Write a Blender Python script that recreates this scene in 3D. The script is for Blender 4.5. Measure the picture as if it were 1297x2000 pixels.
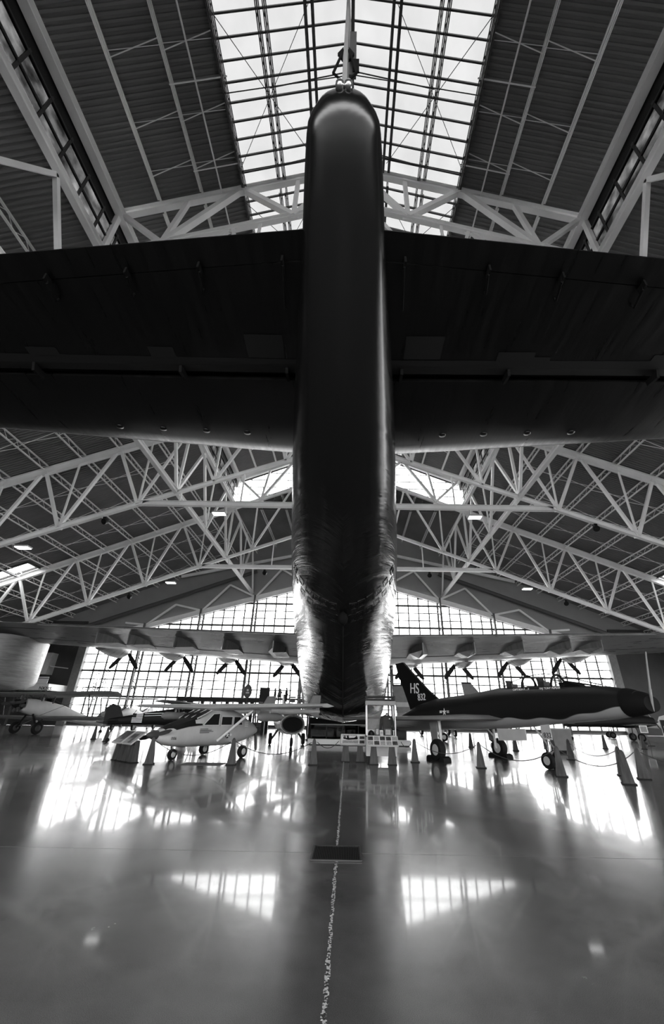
import bpy, math, random
from mathutils import Vector as V, Matrix, Euler
random.seed(7)
for o in list(bpy.data.objects): bpy.data.objects.remove(o)
SC = bpy.context.scene
COL = SC.collection
rad = math.radians

# ------------------------------------------------------------------ camera
cd = bpy.data.cameras.new('camera'); cam = bpy.data.objects.new('camera', cd); COL.objects.link(cam)
cd.sensor_fit = 'VERTICAL'; cd.sensor_height = 36.0; cd.lens = 790 / 2000 * 36
cd.shift_x = -30.5 / 2000; cd.clip_start = 0.05; cd.clip_end = 1000
cam.matrix_world = Matrix.Translation((0, 0, 1.55)) @ Matrix.Rotation(rad(0.37), 4, 'Z') @ Matrix.Rotation(rad(117.14), 4, 'X') @ Matrix.Rotation(rad(0.98), 4, 'Z')
SC.camera = cam
# ------------------------------------------------------------------ sky and daylight portals
SKY = 16.0
w = bpy.data.worlds.new('overcast_sky'); SC.world = w; w.use_nodes = True
bg = w.node_tree.nodes['Background']; bg.inputs[0].default_value = (1, 1, 1, 1); bg.inputs[1].default_value = SKY
def portal(loc, rot, sx, sy):
    l = bpy.data.lights.new('window_daylight', 'AREA'); l.shape = 'RECTANGLE'; l.size = sx; l.size_y = sy
    l.cycles.is_portal = True
    o = bpy.data.objects.new('window_daylight', l); COL.objects.link(o); o.location = loc; o.rotation_euler = rot
X0 = -0.25
portal((X0, 71.9, 12.4), (rad(-90), 0, 0), 88, 25)
SLA = math.atan(.42)
for s in (-1, 1):
    portal((X0 + s * 4.2, 17.0, 40.6), (0, s * SLA, 0), 9.4, 74)
    portal((X0 + s * 17.6, 17.0, 31.8), (0, s * rad(90), 0), 4.0, 74)
    portal((X0 + s * 45.3, 52.8, 18.6), (0, s * rad(22), 0), 7, 5)
portal((X0, 54.3, 35.5), (rad(-90), 0, 0), 34, 12)
vs = SC.view_settings
vs.view_transform = 'Standard'; vs.look = 'None'; vs.gamma = 1; vs.exposure = 0.3; vs.use_curve_mapping = False
cy = SC.cycles
cy.use_denoising = True; cy.max_bounces = 8; cy.diffuse_bounces = 4; cy.glossy_bounces = 4; cy.transparent_max_bounces = 12
cy.transmission_bounces = 4; cy.sample_clamp_indirect = 12; cy.caustics_reflective = False; cy.caustics_refractive = False

# ------------------------------------------------------------------ materials
def nt(name):
    m = bpy.data.materials.new(name); m.use_nodes = True
    return m, m.node_tree.nodes, m.node_tree.links, m.node_tree.nodes['Principled BSDF']
def mat(name, v, rough=.5, metal=0., var=0., vscale=3., bump=0., bscale=20., spec=.5, stretch=(1, 1, 1), rot=(0, 0, 0), rvar=0.):
    m, N, L, b = nt(name)
    b.inputs['Base Color'].default_value = (v, v, v, 1); b.inputs['Roughness'].default_value = rough
    b.inputs['Metallic'].default_value = metal; b.inputs['Specular IOR Level'].default_value = spec
    if var or bump or rvar:
        g = N.new('ShaderNodeNewGeometry'); mp = N.new('ShaderNodeMapping'); L.new(g.outputs['Position'], mp.inputs[0])
        mp.inputs['Scale'].default_value = stretch; mp.inputs['Rotation'].default_value = rot
    if var or rvar:
        n = N.new('ShaderNodeTexNoise'); n.inputs['Scale'].default_value = vscale; n.inputs['Detail'].default_value = 6
        L.new(mp.outputs[0], n.inputs['Vector'])
    if var:
        r = N.new('ShaderNodeMapRange'); r.inputs[1].default_value = .3; r.inputs[2].default_value = .7
        r.inputs[3].default_value = max(0, v * (1 - var)); r.inputs[4].default_value = v * (1 + var)
        L.new(n.outputs['Fac'], r.inputs[0]); L.new(r.outputs[0], b.inputs['Base Color'])
    if rvar:
        r = N.new('ShaderNodeMapRange'); r.inputs[1].default_value = .3; r.inputs[2].default_value = .7
        r.inputs[3].default_value = max(.02, rough - rvar); r.inputs[4].default_value = rough + rvar
        L.new(n.outputs['Fac'], r.inputs[0]); L.new(r.outputs[0], b.inputs['Roughness'])
    if bump:
        n2 = N.new('ShaderNodeTexNoise'); n2.inputs['Scale'].default_value = bscale; n2.inputs['Detail'].default_value = 4
        L.new(mp.outputs[0], n2.inputs['Vector'])
        bp = N.new('ShaderNodeBump'); bp.inputs['Strength'].default_value = bump; bp.inputs['Distance'].default_value = .05
        L.new(n2.outputs['Fac'], bp.inputs['Height']); L.new(bp.outputs[0], b.inputs['Normal'])
    return m
def glass(name, t, gloss=.08, tint_rough=.02):
    m, N, L, b = nt(name); N.remove(b); out = N['Material Output']
    a = N.new('ShaderNodeBsdfTransparent'); a.inputs[0].default_value = (t, t, t, 1)
    g = N.new('ShaderNodeBsdfGlossy'); g.inputs['Roughness'].default_value = tint_rough; g.inputs[0].default_value = (.8, .8, .8, 1)
    mx = N.new('ShaderNodeMixShader'); mx.inputs[0].default_value = gloss
    L.new(a.outputs[0], mx.inputs[1]); L.new(g.outputs[0], mx.inputs[2]); L.new(mx.outputs[0], out.inputs[0])
    return m
def dirty_glass(name, lo, hi, scale):
    m, N, L, b = nt(name); N.remove(b); out = N['Material Output']
    g = N.new('ShaderNodeNewGeometry'); n = N.new('ShaderNodeTexNoise'); n.inputs['Scale'].default_value = scale; n.inputs['Detail'].default_value = 8
    L.new(g.outputs['Position'], n.inputs['Vector'])
    r = N.new('ShaderNodeMapRange'); r.inputs[1].default_value = .35; r.inputs[2].default_value = .7; r.inputs[3].default_value = lo; r.inputs[4].default_value = hi
    L.new(n.outputs['Fac'], r.inputs[0])
    a = N.new('ShaderNodeBsdfTransparent'); L.new(r.outputs[0], a.inputs[0])
    gl = N.new('ShaderNodeBsdfGlossy'); gl.inputs['Roughness'].default_value = .2; gl.inputs[0].default_value = (.5, .5, .5, 1)
    mx = N.new('ShaderNodeMixShader'); mx.inputs[0].default_value = .06
    L.new(a.outputs[0], mx.inputs[1]); L.new(gl.outputs[0], mx.inputs[2]); L.new(mx.outputs[0], out.inputs[0])
    return m
def emit(name, s):
    m, N, L, b = nt(name); b.inputs['Base Color'].default_value = (.8, .8, .8, 1)
    b.inputs['Emission Color'].default_value = (1, 1, 1, 1); b.inputs['Emission Strength'].default_value = s
    return m
M = dict(
 steel=mat('painted_steel', .88, .45, var=.08, vscale=.6),
 joist=mat('joist_steel', .88, .5),
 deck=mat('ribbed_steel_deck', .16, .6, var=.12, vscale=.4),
 gable=mat('gable_cladding', .3, .6, var=.06, vscale=.5),
 bar=mat('dark_glazing_bar', .03, .5),
 mull=mat('window_mullion', .10, .5),
 wall=mat('dark_wall_paint', .05, .7, var=.15, vscale=.4),
 pil=mat('grey_pilaster', .22, .6, var=.1),
 white=mat('white_paint', .88, .4),
 offw=mat('off_white_paint', .6, .45, var=.06, vscale=2),
 lgrey=mat('light_grey_paint', .5, .4, var=.08, vscale=2.5),
 mgrey=mat('mid_grey_paint', .2, .45, var=.12, vscale=2.5),
 dgrey=mat('dark_grey_paint', .05, .45, spec=.3, var=.15, vscale=2.5),
 black=mat('black_paint', .01, .5, spec=.2),
 matte=mat('matte_black', .006, .8, spec=.15), rubber=mat('black_rubber', .01, .7, spec=.2),
 chrome=mat('bright_metal', .7, .25, metal=1),
 cone=mat('grey_recycled_plastic', .06, .65, spec=.2, var=.35, vscale=9, stretch=(1, 1, .15)),
 photo=mat('printed_photo', .05, .4, var=.9, vscale=14),
 text=mat('printed_text', .32, .5, var=.5, vscale=60, stretch=(.3, 1, 1)),
 paper=mat('white_print', .72, .4),
 cloth=mat('dark_wool', .012, .95, spec=.05),
 skin=mat('skin', .2, .6), hair=mat('dark_hair', .02, .7), cloth2=mat('dark_clothing', .03, .9),
 leaf=mat('leaf_green_grey', .06, .6, var=.4), bark=mat('bark', .06, .9),
 pave=mat('outside_pavement', .4, .9, var=.1, vscale=.3),
 glass=glass('tinted_window_glass', .45, .05), sky=dirty_glass('milky_roof_sheet', .041, .047, .5),
 clere=dirty_glass('grimy_glass', .03, .15, .8),
 clear=glass('clear_door_glass', .42, .05), case=glass('thin_case_glass', .97, .004), canopy=glass('canopy_glass', .92, .015, .03),
 dglass=glass('smoked_glass', .05, .006, .05),
 lamp=emit('lamp_diffuser', 6.0),
)
def hull_mat(name, v, rough, rot, strength, sc):
    m, N, L, b = nt(name)
    b.inputs['Base Color'].default_value = (v, v, v, 1); b.inputs['Roughness'].default_value = rough
    g = N.new('ShaderNodeNewGeometry'); ab = N.new('ShaderNodeVectorMath'); ab.operation = 'ABSOLUTE'
    ad = N.new('ShaderNodeVectorMath'); ad.operation = 'ADD'; ad.inputs[1].default_value = (.28, 0, 0)
    L.new(g.outputs['Position'], ad.inputs[0]); L.new(ad.outputs[0], ab.inputs[0])
    mp = N.new('ShaderNodeMapping'); L.new(ab.outputs[0], mp.inputs[0]); mp.inputs['Rotation'].default_value = rot; mp.inputs['Scale'].default_value = sc
    n = N.new('ShaderNodeTexNoise'); n.inputs['Scale'].default_value = 1.0; n.inputs['Detail'].default_value = 5; n.inputs['Roughness'].default_value = .6
    L.new(mp.outputs[0], n.inputs['Vector'])
    n3 = N.new('ShaderNodeTexNoise'); n3.inputs['Scale'].default_value = .5; n3.inputs['Detail'].default_value = 2
    L.new(g.outputs['Position'], n3.inputs['Vector'])
    r = N.new('ShaderNodeMapRange'); r.inputs[1].default_value = .3; r.inputs[2].default_value = .7; r.inputs[3].default_value = rough - .06; r.inputs[4].default_value = rough + .1
    L.new(n.outputs['Fac'], r.inputs[0]); L.new(r.outputs[0], b.inputs['Roughness'])
    mu = N.new('ShaderNodeMath'); mu.operation = 'MULTIPLY_ADD'; mu.inputs[1].default_value = 2.5
    L.new(n3.outputs['Fac'], mu.inputs[0]); L.new(n.outputs['Fac'], mu.inputs[2])
    bp = N.new('ShaderNodeBump'); bp.inputs['Strength'].default_value = strength; bp.inputs['Distance'].default_value = .04
    L.new(mu.outputs[0], bp.inputs['Height']); L.new(bp.outputs[0], b.inputs['Normal'])
    r2 = N.new('ShaderNodeMapRange'); r2.inputs[1].default_value = .35; r2.inputs[2].default_value = .65; r2.inputs[3].default_value = v * .75; r2.inputs[4].default_value = v * 1.25
    L.new(n.outputs['Fac'], r2.inputs[0]); L.new(r2.outputs[0], b.inputs['Base Color'])
    return m
def strake_mat(name, v, rough, strength):
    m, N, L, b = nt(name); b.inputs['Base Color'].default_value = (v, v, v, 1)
    g = N.new('ShaderNodeNewGeometry'); sx = N.new('ShaderNodeSeparateXYZ'); L.new(g.outputs['Position'], sx.inputs[0])
    def mth(op, a, b_=None):
        n = N.new('ShaderNodeMath'); n.operation = op
        for k, q in enumerate((a, b_)):
            if q is None: continue
            if isinstance(q, (int, float)): n.inputs[k].default_value = q
            else: L.new(q, n.inputs[k])
        return n.outputs[0]
    ax = mth('ABSOLUTE', mth('ADD', sx.outputs[0], .28))
    p = mth('SUBTRACT', sx.outputs[2], mth('MULTIPLY', ax, .5))
    c = N.new('ShaderNodeCombineXYZ'); L.new(mth('MULTIPLY', p, 5.0), c.inputs[0]); L.new(mth('MULTIPLY', sx.outputs[0], .45), c.inputs[1]); L.new(mth('MULTIPLY', sx.outputs[1], .25), c.inputs[2])
    n = N.new('ShaderNodeTexNoise'); n.inputs['Scale'].default_value = 1; n.inputs['Detail'].default_value = 4; n.inputs['Roughness'].default_value = .55; L.new(c.outputs[0], n.inputs['Vector'])
    n3 = N.new('ShaderNodeTexNoise'); n3.inputs['Scale'].default_value = .35; n3.inputs['Detail'].default_value = 1; L.new(g.outputs['Position'], n3.inputs['Vector'])
    fd = N.new('ShaderNodeMapRange'); fd.interpolation_type = 'SMOOTHSTEP'; fd.inputs[1].default_value = 9; fd.inputs[2].default_value = 20; fd.inputs[3].default_value = .06; fd.inputs[4].default_value = 1; L.new(sx.outputs[1], fd.inputs[0])
    h = mth('MULTIPLY', mth('ADD', n.outputs['Fac'], mth('MULTIPLY', n3.outputs['Fac'], 1.6)), fd.outputs[0])
    bp = N.new('ShaderNodeBump'); bp.inputs['Strength'].default_value = strength; bp.inputs['Distance'].default_value = .07
    L.new(h, bp.inputs['Height']); L.new(bp.outputs[0], b.inputs['Normal'])
    b.inputs['Specular IOR Level'].default_value = .75
    r = N.new('ShaderNodeMapRange'); r.inputs[1].default_value = .3; r.inputs[2].default_value = .7; r.inputs[3].default_value = -.08; r.inputs[4].default_value = .08
    L.new(n.outputs['Fac'], r.inputs[0]); L.new(mth('ADD', mth('MULTIPLY', r.outputs[0], fd.outputs[0]), rough), b.inputs['Roughness'])
    return m
M['hull'] = strake_mat('shade_darkened_hull', .007, .23, 1.0)  # silver paint set near-black: shade of the underside is put into the colour
M['stab'] = hull_mat('shade_darkened_tailplane', .003, .32, (0, 0, rad(-12)), .15, (5, .35, .35))  # same silver paint, darkened further to carry the shade under the tail
M['wing'] = hull_mat('grey_lacquered_wing', .2, .3, (0, 0, rad(20)), .2, (.5, 2.5, .5))
M['patch'] = mat('dull_patch_paint', .014, .6, spec=.3)
M['float'] = hull_mat('silver_float_skin', .25, .4, (0, 0, 0), .3, (.6, .6, 6))
M['fin'] = hull_mat('grey_fin_skin', .4, .5, (0, 0, 0), .2, (2, 4, .2))

def floor_mat():
    m, N, L, b = nt('polished_concrete')
    g = N.new('ShaderNodeNewGeometry')
    n = N.new('ShaderNodeTexNoise'); n.inputs['Scale'].default_value = .8; n.inputs['Detail'].default_value = 8; n.inputs['Roughness'].default_value = .65
    n2 = N.new('ShaderNodeTexNoise'); n2.inputs['Scale'].default_value = 22; n2.inputs['Detail'].default_value = 4
    n3 = N.new('ShaderNodeTexNoise'); n3.inputs['Scale'].default_value = .55; n3.inputs['Detail'].default_value = 3
    n4 = N.new('ShaderNodeTexNoise'); n4.inputs['Scale'].default_value = 260; n4.inputs['Detail'].default_value = 3
    for q in (n, n2, n3, n4): L.new(g.outputs['Position'], q.inputs['Vector'])
    r = N.new('ShaderNodeMapRange'); r.inputs[1].default_value = .3; r.inputs[2].default_value = .7; r.inputs[3].default_value = .1; r.inputs[4].default_value = .155
    L.new(n.outputs['Fac'], r.inputs[0])
    sp = N.new('ShaderNodeMapRange'); sp.inputs[1].default_value = .35; sp.inputs[2].default_value = .65; sp.inputs[3].default_value = .55; sp.inputs[4].default_value = 1.45
    L.new(n4.outputs['Fac'], sp.inputs[0])
    mu = N.new('ShaderNodeMath'); mu.operation = 'MULTIPLY'; L.new(r.outputs[0], mu.inputs[0]); L.new(sp.outputs[0], mu.inputs[1])
    L.new(mu.outputs[0], b.inputs['Base Color'])
    r2 = N.new('ShaderNodeMapRange'); r2.inputs[1].default_value = .3; r2.inputs[2].default_value = .7; r2.inputs[3].default_value = .17; r2.inputs[4].default_value = .28
    L.new(n.outputs['Fac'], r2.inputs[0]); L.new(r2.outputs[0], b.inputs['Roughness'])
    a = N.new('ShaderNodeMath'); a.operation = 'MULTIPLY_ADD'; a.inputs[1].default_value = .12; L.new(n2.outputs['Fac'], a.inputs[0]); L.new(n3.outputs['Fac'], a.inputs[2])
    bp = N.new('ShaderNodeBump'); bp.inputs['Strength'].default_value = .12; bp.inputs['Distance'].default_value = .02
    L.new(a.outputs[0], bp.inputs['Height']); L.new(bp.outputs[0], b.inputs['Normal'])
    b.inputs['Specular IOR Level'].default_value = .5
    b.inputs['Coat Weight'].default_value = .45; b.inputs['Coat Roughness'].default_value = .055
    return m
M['floor'] = floor_mat()
def chipped_mat():
    m, N, L, b = nt('chipped_joint_filler'); g = N.new('ShaderNodeNewGeometry')
    n = N.new('ShaderNodeTexNoise'); n.inputs['Scale'].default_value = 40; n.inputs['Detail'].default_value = 5; L.new(g.outputs['Position'], n.inputs['Vector'])
    r = N.new('ShaderNodeValToRGB'); r.color_ramp.elements[0].position = .47; r.color_ramp.elements[0].color = (.03, .03, .03, 1)
    r.color_ramp.elements[1].position = .52; r.color_ramp.elements[1].color = (.75, .75, .75, 1)
    L.new(n.outputs['Fac'], r.inputs[0]); L.new(r.outputs[0], b.inputs['Base Color']); b.inputs['Roughness'].default_value = .8
    return m
M['chip'] = chipped_mat()

# ------------------------------------------------------------------ mesh helpers
class MB:
    def __init__(s): s.v = []; s.f = []
    def add(s, vs, fs):
        k = len(s.v); s.v += [tuple(p) for p in vs]; s.f += [tuple(i + k for i in f) for f in fs]; return s
    def box(s, c, d, R=None):
        vs = [V((x * d[0] / 2, y * d[1] / 2, z * d[2] / 2)) for x in (-1, 1) for y in (-1, 1) for z in (-1, 1)]
        if R is not None: vs = [R @ p for p in vs]
        return s.add([p + V(c) for p in vs], [(0, 1, 3, 2), (4, 6, 7, 5), (0, 4, 5, 1), (2, 3, 7, 6), (0, 2, 6, 4), (1, 5, 7, 3)])
    def bar(s, p, q, w, h=None, up=(0, 0, 1)):
        p, q = V(p), V(q); h = h or w; d = (q - p).normalized(); u = V(up)
        if abs(d.dot(u)) > .98: u = V((0, 1, 0))
        a = d.cross(u).normalized(); u = a.cross(d).normalized()
        vs = [e + a * x * w / 2 + u * y * h / 2 for e in (p, q) for x, y in ((-1, -1), (1, -1), (1, 1), (-1, 1))]
        return s.add(vs, [(3, 2, 1, 0), (4, 5, 6, 7), (0, 1, 5, 4), (1, 2, 6, 5), (2, 3, 7, 6), (3, 0, 4, 7)])
    def hbeam(s, p, q, w, h, t=.04, up=(0, 0, 1)):
        p, q = V(p), V(q); d = (q - p).normalized(); u = V(up); a = d.cross(u).normalized(); u = a.cross(d).normalized()
        s.bar(p + u * (h / 2), q + u * (h / 2), w, t, up); s.bar(p - u * (h / 2), q - u * (h / 2), w, t, up); s.bar(p, q, t, h, up); return s
    def loft(s, secs, cap=True, closed=True):
        n = len(secs[0]); k = len(s.v)
        for r in secs: s.v += [tuple(p) for p in r]
        m = n if closed else n - 1
        for i in range(len(secs) - 1):
            for j in range(m):
                a = k + i * n + j; b = k + i * n + (j + 1) % n
                s.f.append((a, b, b + n, a + n))
        if cap and closed:
            s.f.append(tuple(k + j for j in range(n - 1, -1, -1))); e = k + (len(secs) - 1) * n
            s.f.append(tuple(e + j for j in range(n)))
        return s
    def tube(s, pts, r, n=8, cap=True):
        pts = [V(p) for p in pts]; secs = []
        pa = None
        for i, p in enumerate(pts):
            d = (pts[min(i + 1, len(pts) - 1)] - pts[max(i - 1, 0)]).normalized()
            u = V((0, 0, 1)) if abs(d.z) < .95 else V((1, 0, 0))
            a = d.cross(u).normalized() if pa is None else (pa - d * pa.dot(d)).normalized()
            pa = a; b = d.cross(a); rr = r[i] if isinstance(r, (list, tuple)) else r
            secs.append([p + (a * math.cos(t) + b * math.sin(t)) * rr for t in [2 * math.pi * j / n for j in range(n)]])
        return s.loft(secs, cap)
    def lathe(s, prof, c, axis, n=16, cap=True):
        ax = V(axis).normalized(); u = V((0, 0, 1)) if abs(ax.z) < .9 else V((1, 0, 0)); a = ax.cross(u).normalized(); b = ax.cross(a)
        return s.loft([[V(c) + ax * h + (a * math.cos(2 * math.pi * j / n) + b * math.sin(2 * math.pi * j / n)) * max(r, .001) for j in range(n)] for r, h in prof], cap)
    def prism(s, poly, o, ex, ey, ez, d):
        o, ex, ey, ez = V(o), V(ex), V(ey), V(ez); n = len(poly)
        vs = [o + ex * x + ey * y - ez * d / 2 for x, y in poly] + [o + ex * x + ey * y + ez * d / 2 for x, y in poly]
        return s.add(vs, [tuple(range(n - 1, -1, -1)), tuple(range(n, 2 * n))] + [(i, (i + 1) % n, (i + 1) % n + n, i + n) for i in range(n)])
    def mesh(s, name, m, smooth=None):
        me = bpy.data.meshes.new(name); me.from_pydata(s.v, [], s.f); me.materials.append(m)
        import bmesh
        bm = bmesh.new(); bm.from_mesh(me); bmesh.ops.recalc_face_normals(bm, faces=bm.faces); bm.to_mesh(me); bm.free()
        if smooth:
            me.polygons.foreach_set('use_smooth', [True] * len(me.polygons)); me.set_sharp_from_angle(angle=rad(smooth))
        me.update(); return me
    def build(s, name, m, parent=None, smooth=None):
        return link(name, s.mesh(name, m, smooth), parent)
def link(name, me, parent=None, loc=None, Mx=None):
    o = bpy.data.objects.new(name, me); COL.objects.link(o)
    if parent: o.parent = parent
    if Mx is not None: o.matrix_basis = Mx
    elif loc is not None: o.location = loc
    return o
def tag(o, label=None, cat=None, group=None, kind=None):
    if label: o['label'] = label
    if cat: o['category'] = cat
    if group: o['group'] = group
    if kind: o['kind'] = kind
    return o
def thing(name, loc, rz, label, cat, group=None):
    o = bpy.data.objects.new(name, None); COL.objects.link(o); o.location = loc; o.rotation_euler = (0, 0, rz); o.empty_display_size = .3
    return tag(o, label, cat, group)
def struct(name, label):
    o = bpy.data.objects.new(name, None); COL.objects.link(o); return tag(o, label, kind='structure')
def copy_tree(o, parent=None):
    c = o.copy(); COL.objects.link(c); c.parent = parent
    for ch in list(o.children): copy_tree(ch, c)
    return c
def text(name, body, size, m, parent, Mx, depth=.01, align='CENTER'):
    cu = bpy.data.curves.new(name, 'FONT'); cu.body = body; cu.size = size; cu.extrude = depth; cu.align_x = align; cu.align_y = 'CENTER'
    t = bpy.data.objects.new(name, cu); COL.objects.link(t); bpy.context.view_layer.update()
    me = bpy.data.meshes.new_from_object(t.evaluated_get(bpy.context.evaluated_depsgraph_get()))
    bpy.data.objects.remove(t); me.materials.clear(); me.materials.append(m)
    return link(name, me, parent, Mx=Mx)
def frame(o, ex, ey):
    ex = V(ex).normalized(); ey = V(ey); ey = (ey - ex * ex.dot(ey)).normalized(); ez = ex.cross(ey)
    return Matrix(((ex.x, ey.x, ez.x, o[0]), (ex.y, ey.y, ez.y, o[1]), (ex.z, ey.z, ez.z, o[2]), (0, 0, 0, 1)))
def lerp_tab(tab, x):
    if x <= tab[0][0]: return tab[0][1]
    for (a, b), (c, d) in zip(tab, tab[1:]):
        if x <= c: return b + (d - b) * (x - a) / (c - a)
    return tab[-1][1]

# ================================================================== SETTING: floor
YB, YW = -20.0, 71.5
fl = struct('floor', 'polished grey concrete floor mirroring the big windows')
MB().box((0, 30, -.14), (150, 130, .1)).build('slab_bed', M['dgrey'], fl)
xs = [-62.0] + [-.11 + 9.15 * k for k in range(-6, 7)] + [62.0]
ys = [YB - 1] + [6.71 + 9.15 * k for k in range(-2, 8)]
smesh = {}
for i in range(len(xs) - 1):
    for j in range(len(ys) - 1):
        wx, wy = xs[i + 1] - xs[i], ys[j + 1] - ys[j]; key = (round(wx, 2), round(wy, 2))
        if key not in smesh: smesh[key] = MB().box((0, 0, -.045), (wx - .014, wy - .014, .09)).mesh('floor_slab', M['floor'])
        link('floor_slab', smesh[key], fl, (xs[i] + wx / 2, ys[j] + wy / 2, 0))
jm = MB()
y = -3.0
while y < 60:
    if not 6.3 < y < 7.05:
        wd = .018 + random.random() * .022; jm.box((-.11 + random.uniform(-.006, .006), y + .03, .0005), (wd, .062, .003))
    y += .06
tag(jm.build('joint_filler', M['chip'], fl), kind='stuff')

# ================================================================== ceiling decks
def dHigh(d): return 41.9 - .42 * d
def dLow(d): return 36.6 - .405 * d
def rib_deck(name, label, s, pieces, zf, period=.30, depth=.07):
    """ribbed steel deck: ribs run across the slope, period along the hall"""
    root = struct(name, label)
    m = MB()
    for (d0, d1, ya, yb) in pieces:
        n = int((yb - ya) / period); top = []; pr = []
        for i in range(n):
            y = ya + i * period
            pr += [(y, 0), (y + period * .4, 0), (y + period * .5, depth), (y + period * .9, depth)]
        pr.append((yb, 0))
        A = [(X0 + s * d0, y, zf(d0) + e) for y, e in pr]; B = [(X0 + s * d1, y, zf(d1) + e) for y, e in pr]
        m.loft([A, B], cap=False, closed=False)
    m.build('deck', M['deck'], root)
    # opaque weather skin above
    k = MB()
    for (d0, d1, ya, yb) in pieces:
        k.add([(X0 + s * d0, ya, zf(d0) + .15), (X0 + s * d1, ya, zf(d1) + .15), (X0 + s * d1, yb, zf(d1) + .15), (X0 + s * d0, yb, zf(d0) + .15)], [(0, 1, 2, 3)])
    k.build('roof_skin', M['dgrey'], root)
    return root
def joist_mesh(length, depth, n, name='joist', mt='joist', cw=.1):
    m = MB(); m.bar((-.04, 0, 0), (-.04, length, 0), cw * .6, cw); m.bar((.05, 0, 0), (.05, length, 0), cw * .6, cw)
    m.bar((-.04, .3, -depth), (-.04, length - .3, -depth), cw * .6, cw); m.bar((.05, .3, -depth), (.05, length - .3, -depth), cw * .6, cw)
    for i in range(n):
        a = length * i / n; b = length * (i + .5) / n; c = length * (i + 1) / n
        m.bar((0, a, 0), (0, b, -depth), .028); m.bar((0, b, -depth), (0, c, 0), .028)
    return m.mesh(name, M[mt])
FY = [-1.8, 16.5, 34.9, 53.2]
YM = 53.8
highs, lows = {}, {}
for s, sd in ((-1, 'left'), (1, 'right')):
    highs[s] = rib_deck('ceiling', f'dark ribbed steel roof slope on the {sd} of the skylight', s, [(8.4, 17.4, YB, YM)], dHigh)
    lows[s] = rib_deck('ceiling', f'lower ribbed steel roof slope outside the {sd} clerestory windows', s,
        [(16.9, 42.3, YB, YM), (42.3, 48.2, YB, 50.8), (42.3, 48.2, 54.8, YM), (48.2, 60, YB, YM), (0, 42.3, YM, YW), (48.2, 60, YM, YW), (42.3, 48.2, YM + 1.0, YW)], dLow)
jm_h = joist_mesh(18.0, .32, 16, cw=.09); jm_l = joist_mesh(17.9, .62, 12); jm_s = joist_mesh(18.0, .75, 18, mt='bar', cw=.09)
spans = [(YB, FY[0]), (FY[0], FY[1]), (FY[1], FY[2]), (FY[2], FY[3]), (FY[3], YW)]
for s in (-1, 1):
    for k, (ya, yb) in enumerate(spans):
        if k < 4:
            for d in (11.3, 14.2): link('joist', jm_h, highs[s], (X0 + s * d, ya + .2, dHigh(d) - .14))
        d = 20.4
        while d < 57:
            link('joist', jm_l, lows[s], (X0 + s * d, ya + .2, dLow(d) - .14)); d += 3.4
        if k == 4:
            for d in (3.4, 6.8, 10.2, 13.6, 17): link('joist', jm_l, lows[s], (X0 + s * d, ya + .2, dLow(d) - .14))
    m = MB()   # thin bridging rods and a pipe run
    for y in [-4, 2.2, 5.2, 8.4, 11.6, 14.2, 20.3, 24, 28, 31.6, 38, 42, 47]:
        for a, b in ((8.5, 11.3), (11.3, 14.2)):
            MB().bar((X0 + s * a, y, dHigh(a) - .2), (X0 + s * b, y + .5, dHigh(b) - .45), .05).build('bridging_rod', M['joist'], highs[s]); MB().bar((X0 + s * a, y + .25, dHigh(a) - .45), (X0 + s * b, y + .25, dHigh(b) - .2), .03).build('bridging_rod', M['joist'], highs[s])
    MB().tube([(X0 + s * 9.9, YB, dHigh(9.9) - .45), (X0 + s * 9.9, YM, dHigh(9.9) - .45)], .06, 8).build('sprinkler_pipe', M['steel'], highs[s], 60)
    m = MB()
    for y in (10.3, 14.8, 27.0, 44.0): m.tube([(X0 + s * 8.0, y, dHigh(8) - .55), (X0 + s * 11.4, y, dHigh(11.4) - .5)], .045, 6)
    m.build('sprinkler_branch', M['steel'], highs[s])
    m = MB()
    for y in [-10, -5.5, 3, 8, 12.5, 21, 26, 30.5, 39, 44, 49, 58, 62.5, 67]:
        d = 20.4
        while d < 53:
            MB().bar((X0 + s * d, y, dLow(d) - .2), (X0 + s * (d + 3.4), y, dLow(d + 3.4) - .75), .04).build('bridging_rod', M['joist'], lows[s]); MB().bar((X0 + s * d, y + .2, dLow(d) - .75), (X0 + s * (d + 3.4), y + .2, dLow(d + 3.4) - .2), .04).build('bridging_rod', M['joist'], lows[s]); d += 3.4
    # roof light low in the outer slope
    rl = struct('window_%d' % (20 + s), 'slanting roof light low in the %s roof slope' % ('left' if s < 0 else 'right'))
    for a, b in ((42.3, 45.2), (45.2, 48.2)):
        MB().add([(X0 + s * a, 50.8, dLow(a)), (X0 + s * b, 50.8, dLow(b)), (X0 + s * b, 54.8, dLow(b)), (X0 + s * a, 54.8, dLow(a))], [(0, 1, 2, 3)]).build('pane', M['glass'], rl)
    m = MB()
    for a in (42.3, 45.2, 48.2): m.bar((X0 + s * a, 50.8, dLow(a)), (X0 + s * a, 54.8, dLow(a) - .05), .28)
    for y in (50.8, 52.8, 54.8): m.bar((X0 + s * 42.3, y, dLow(42.3)), (X0 + s * 48.2, y, dLow(48.2)), .24)
    m.build('glazing_bar', M['bar'], rl)

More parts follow.
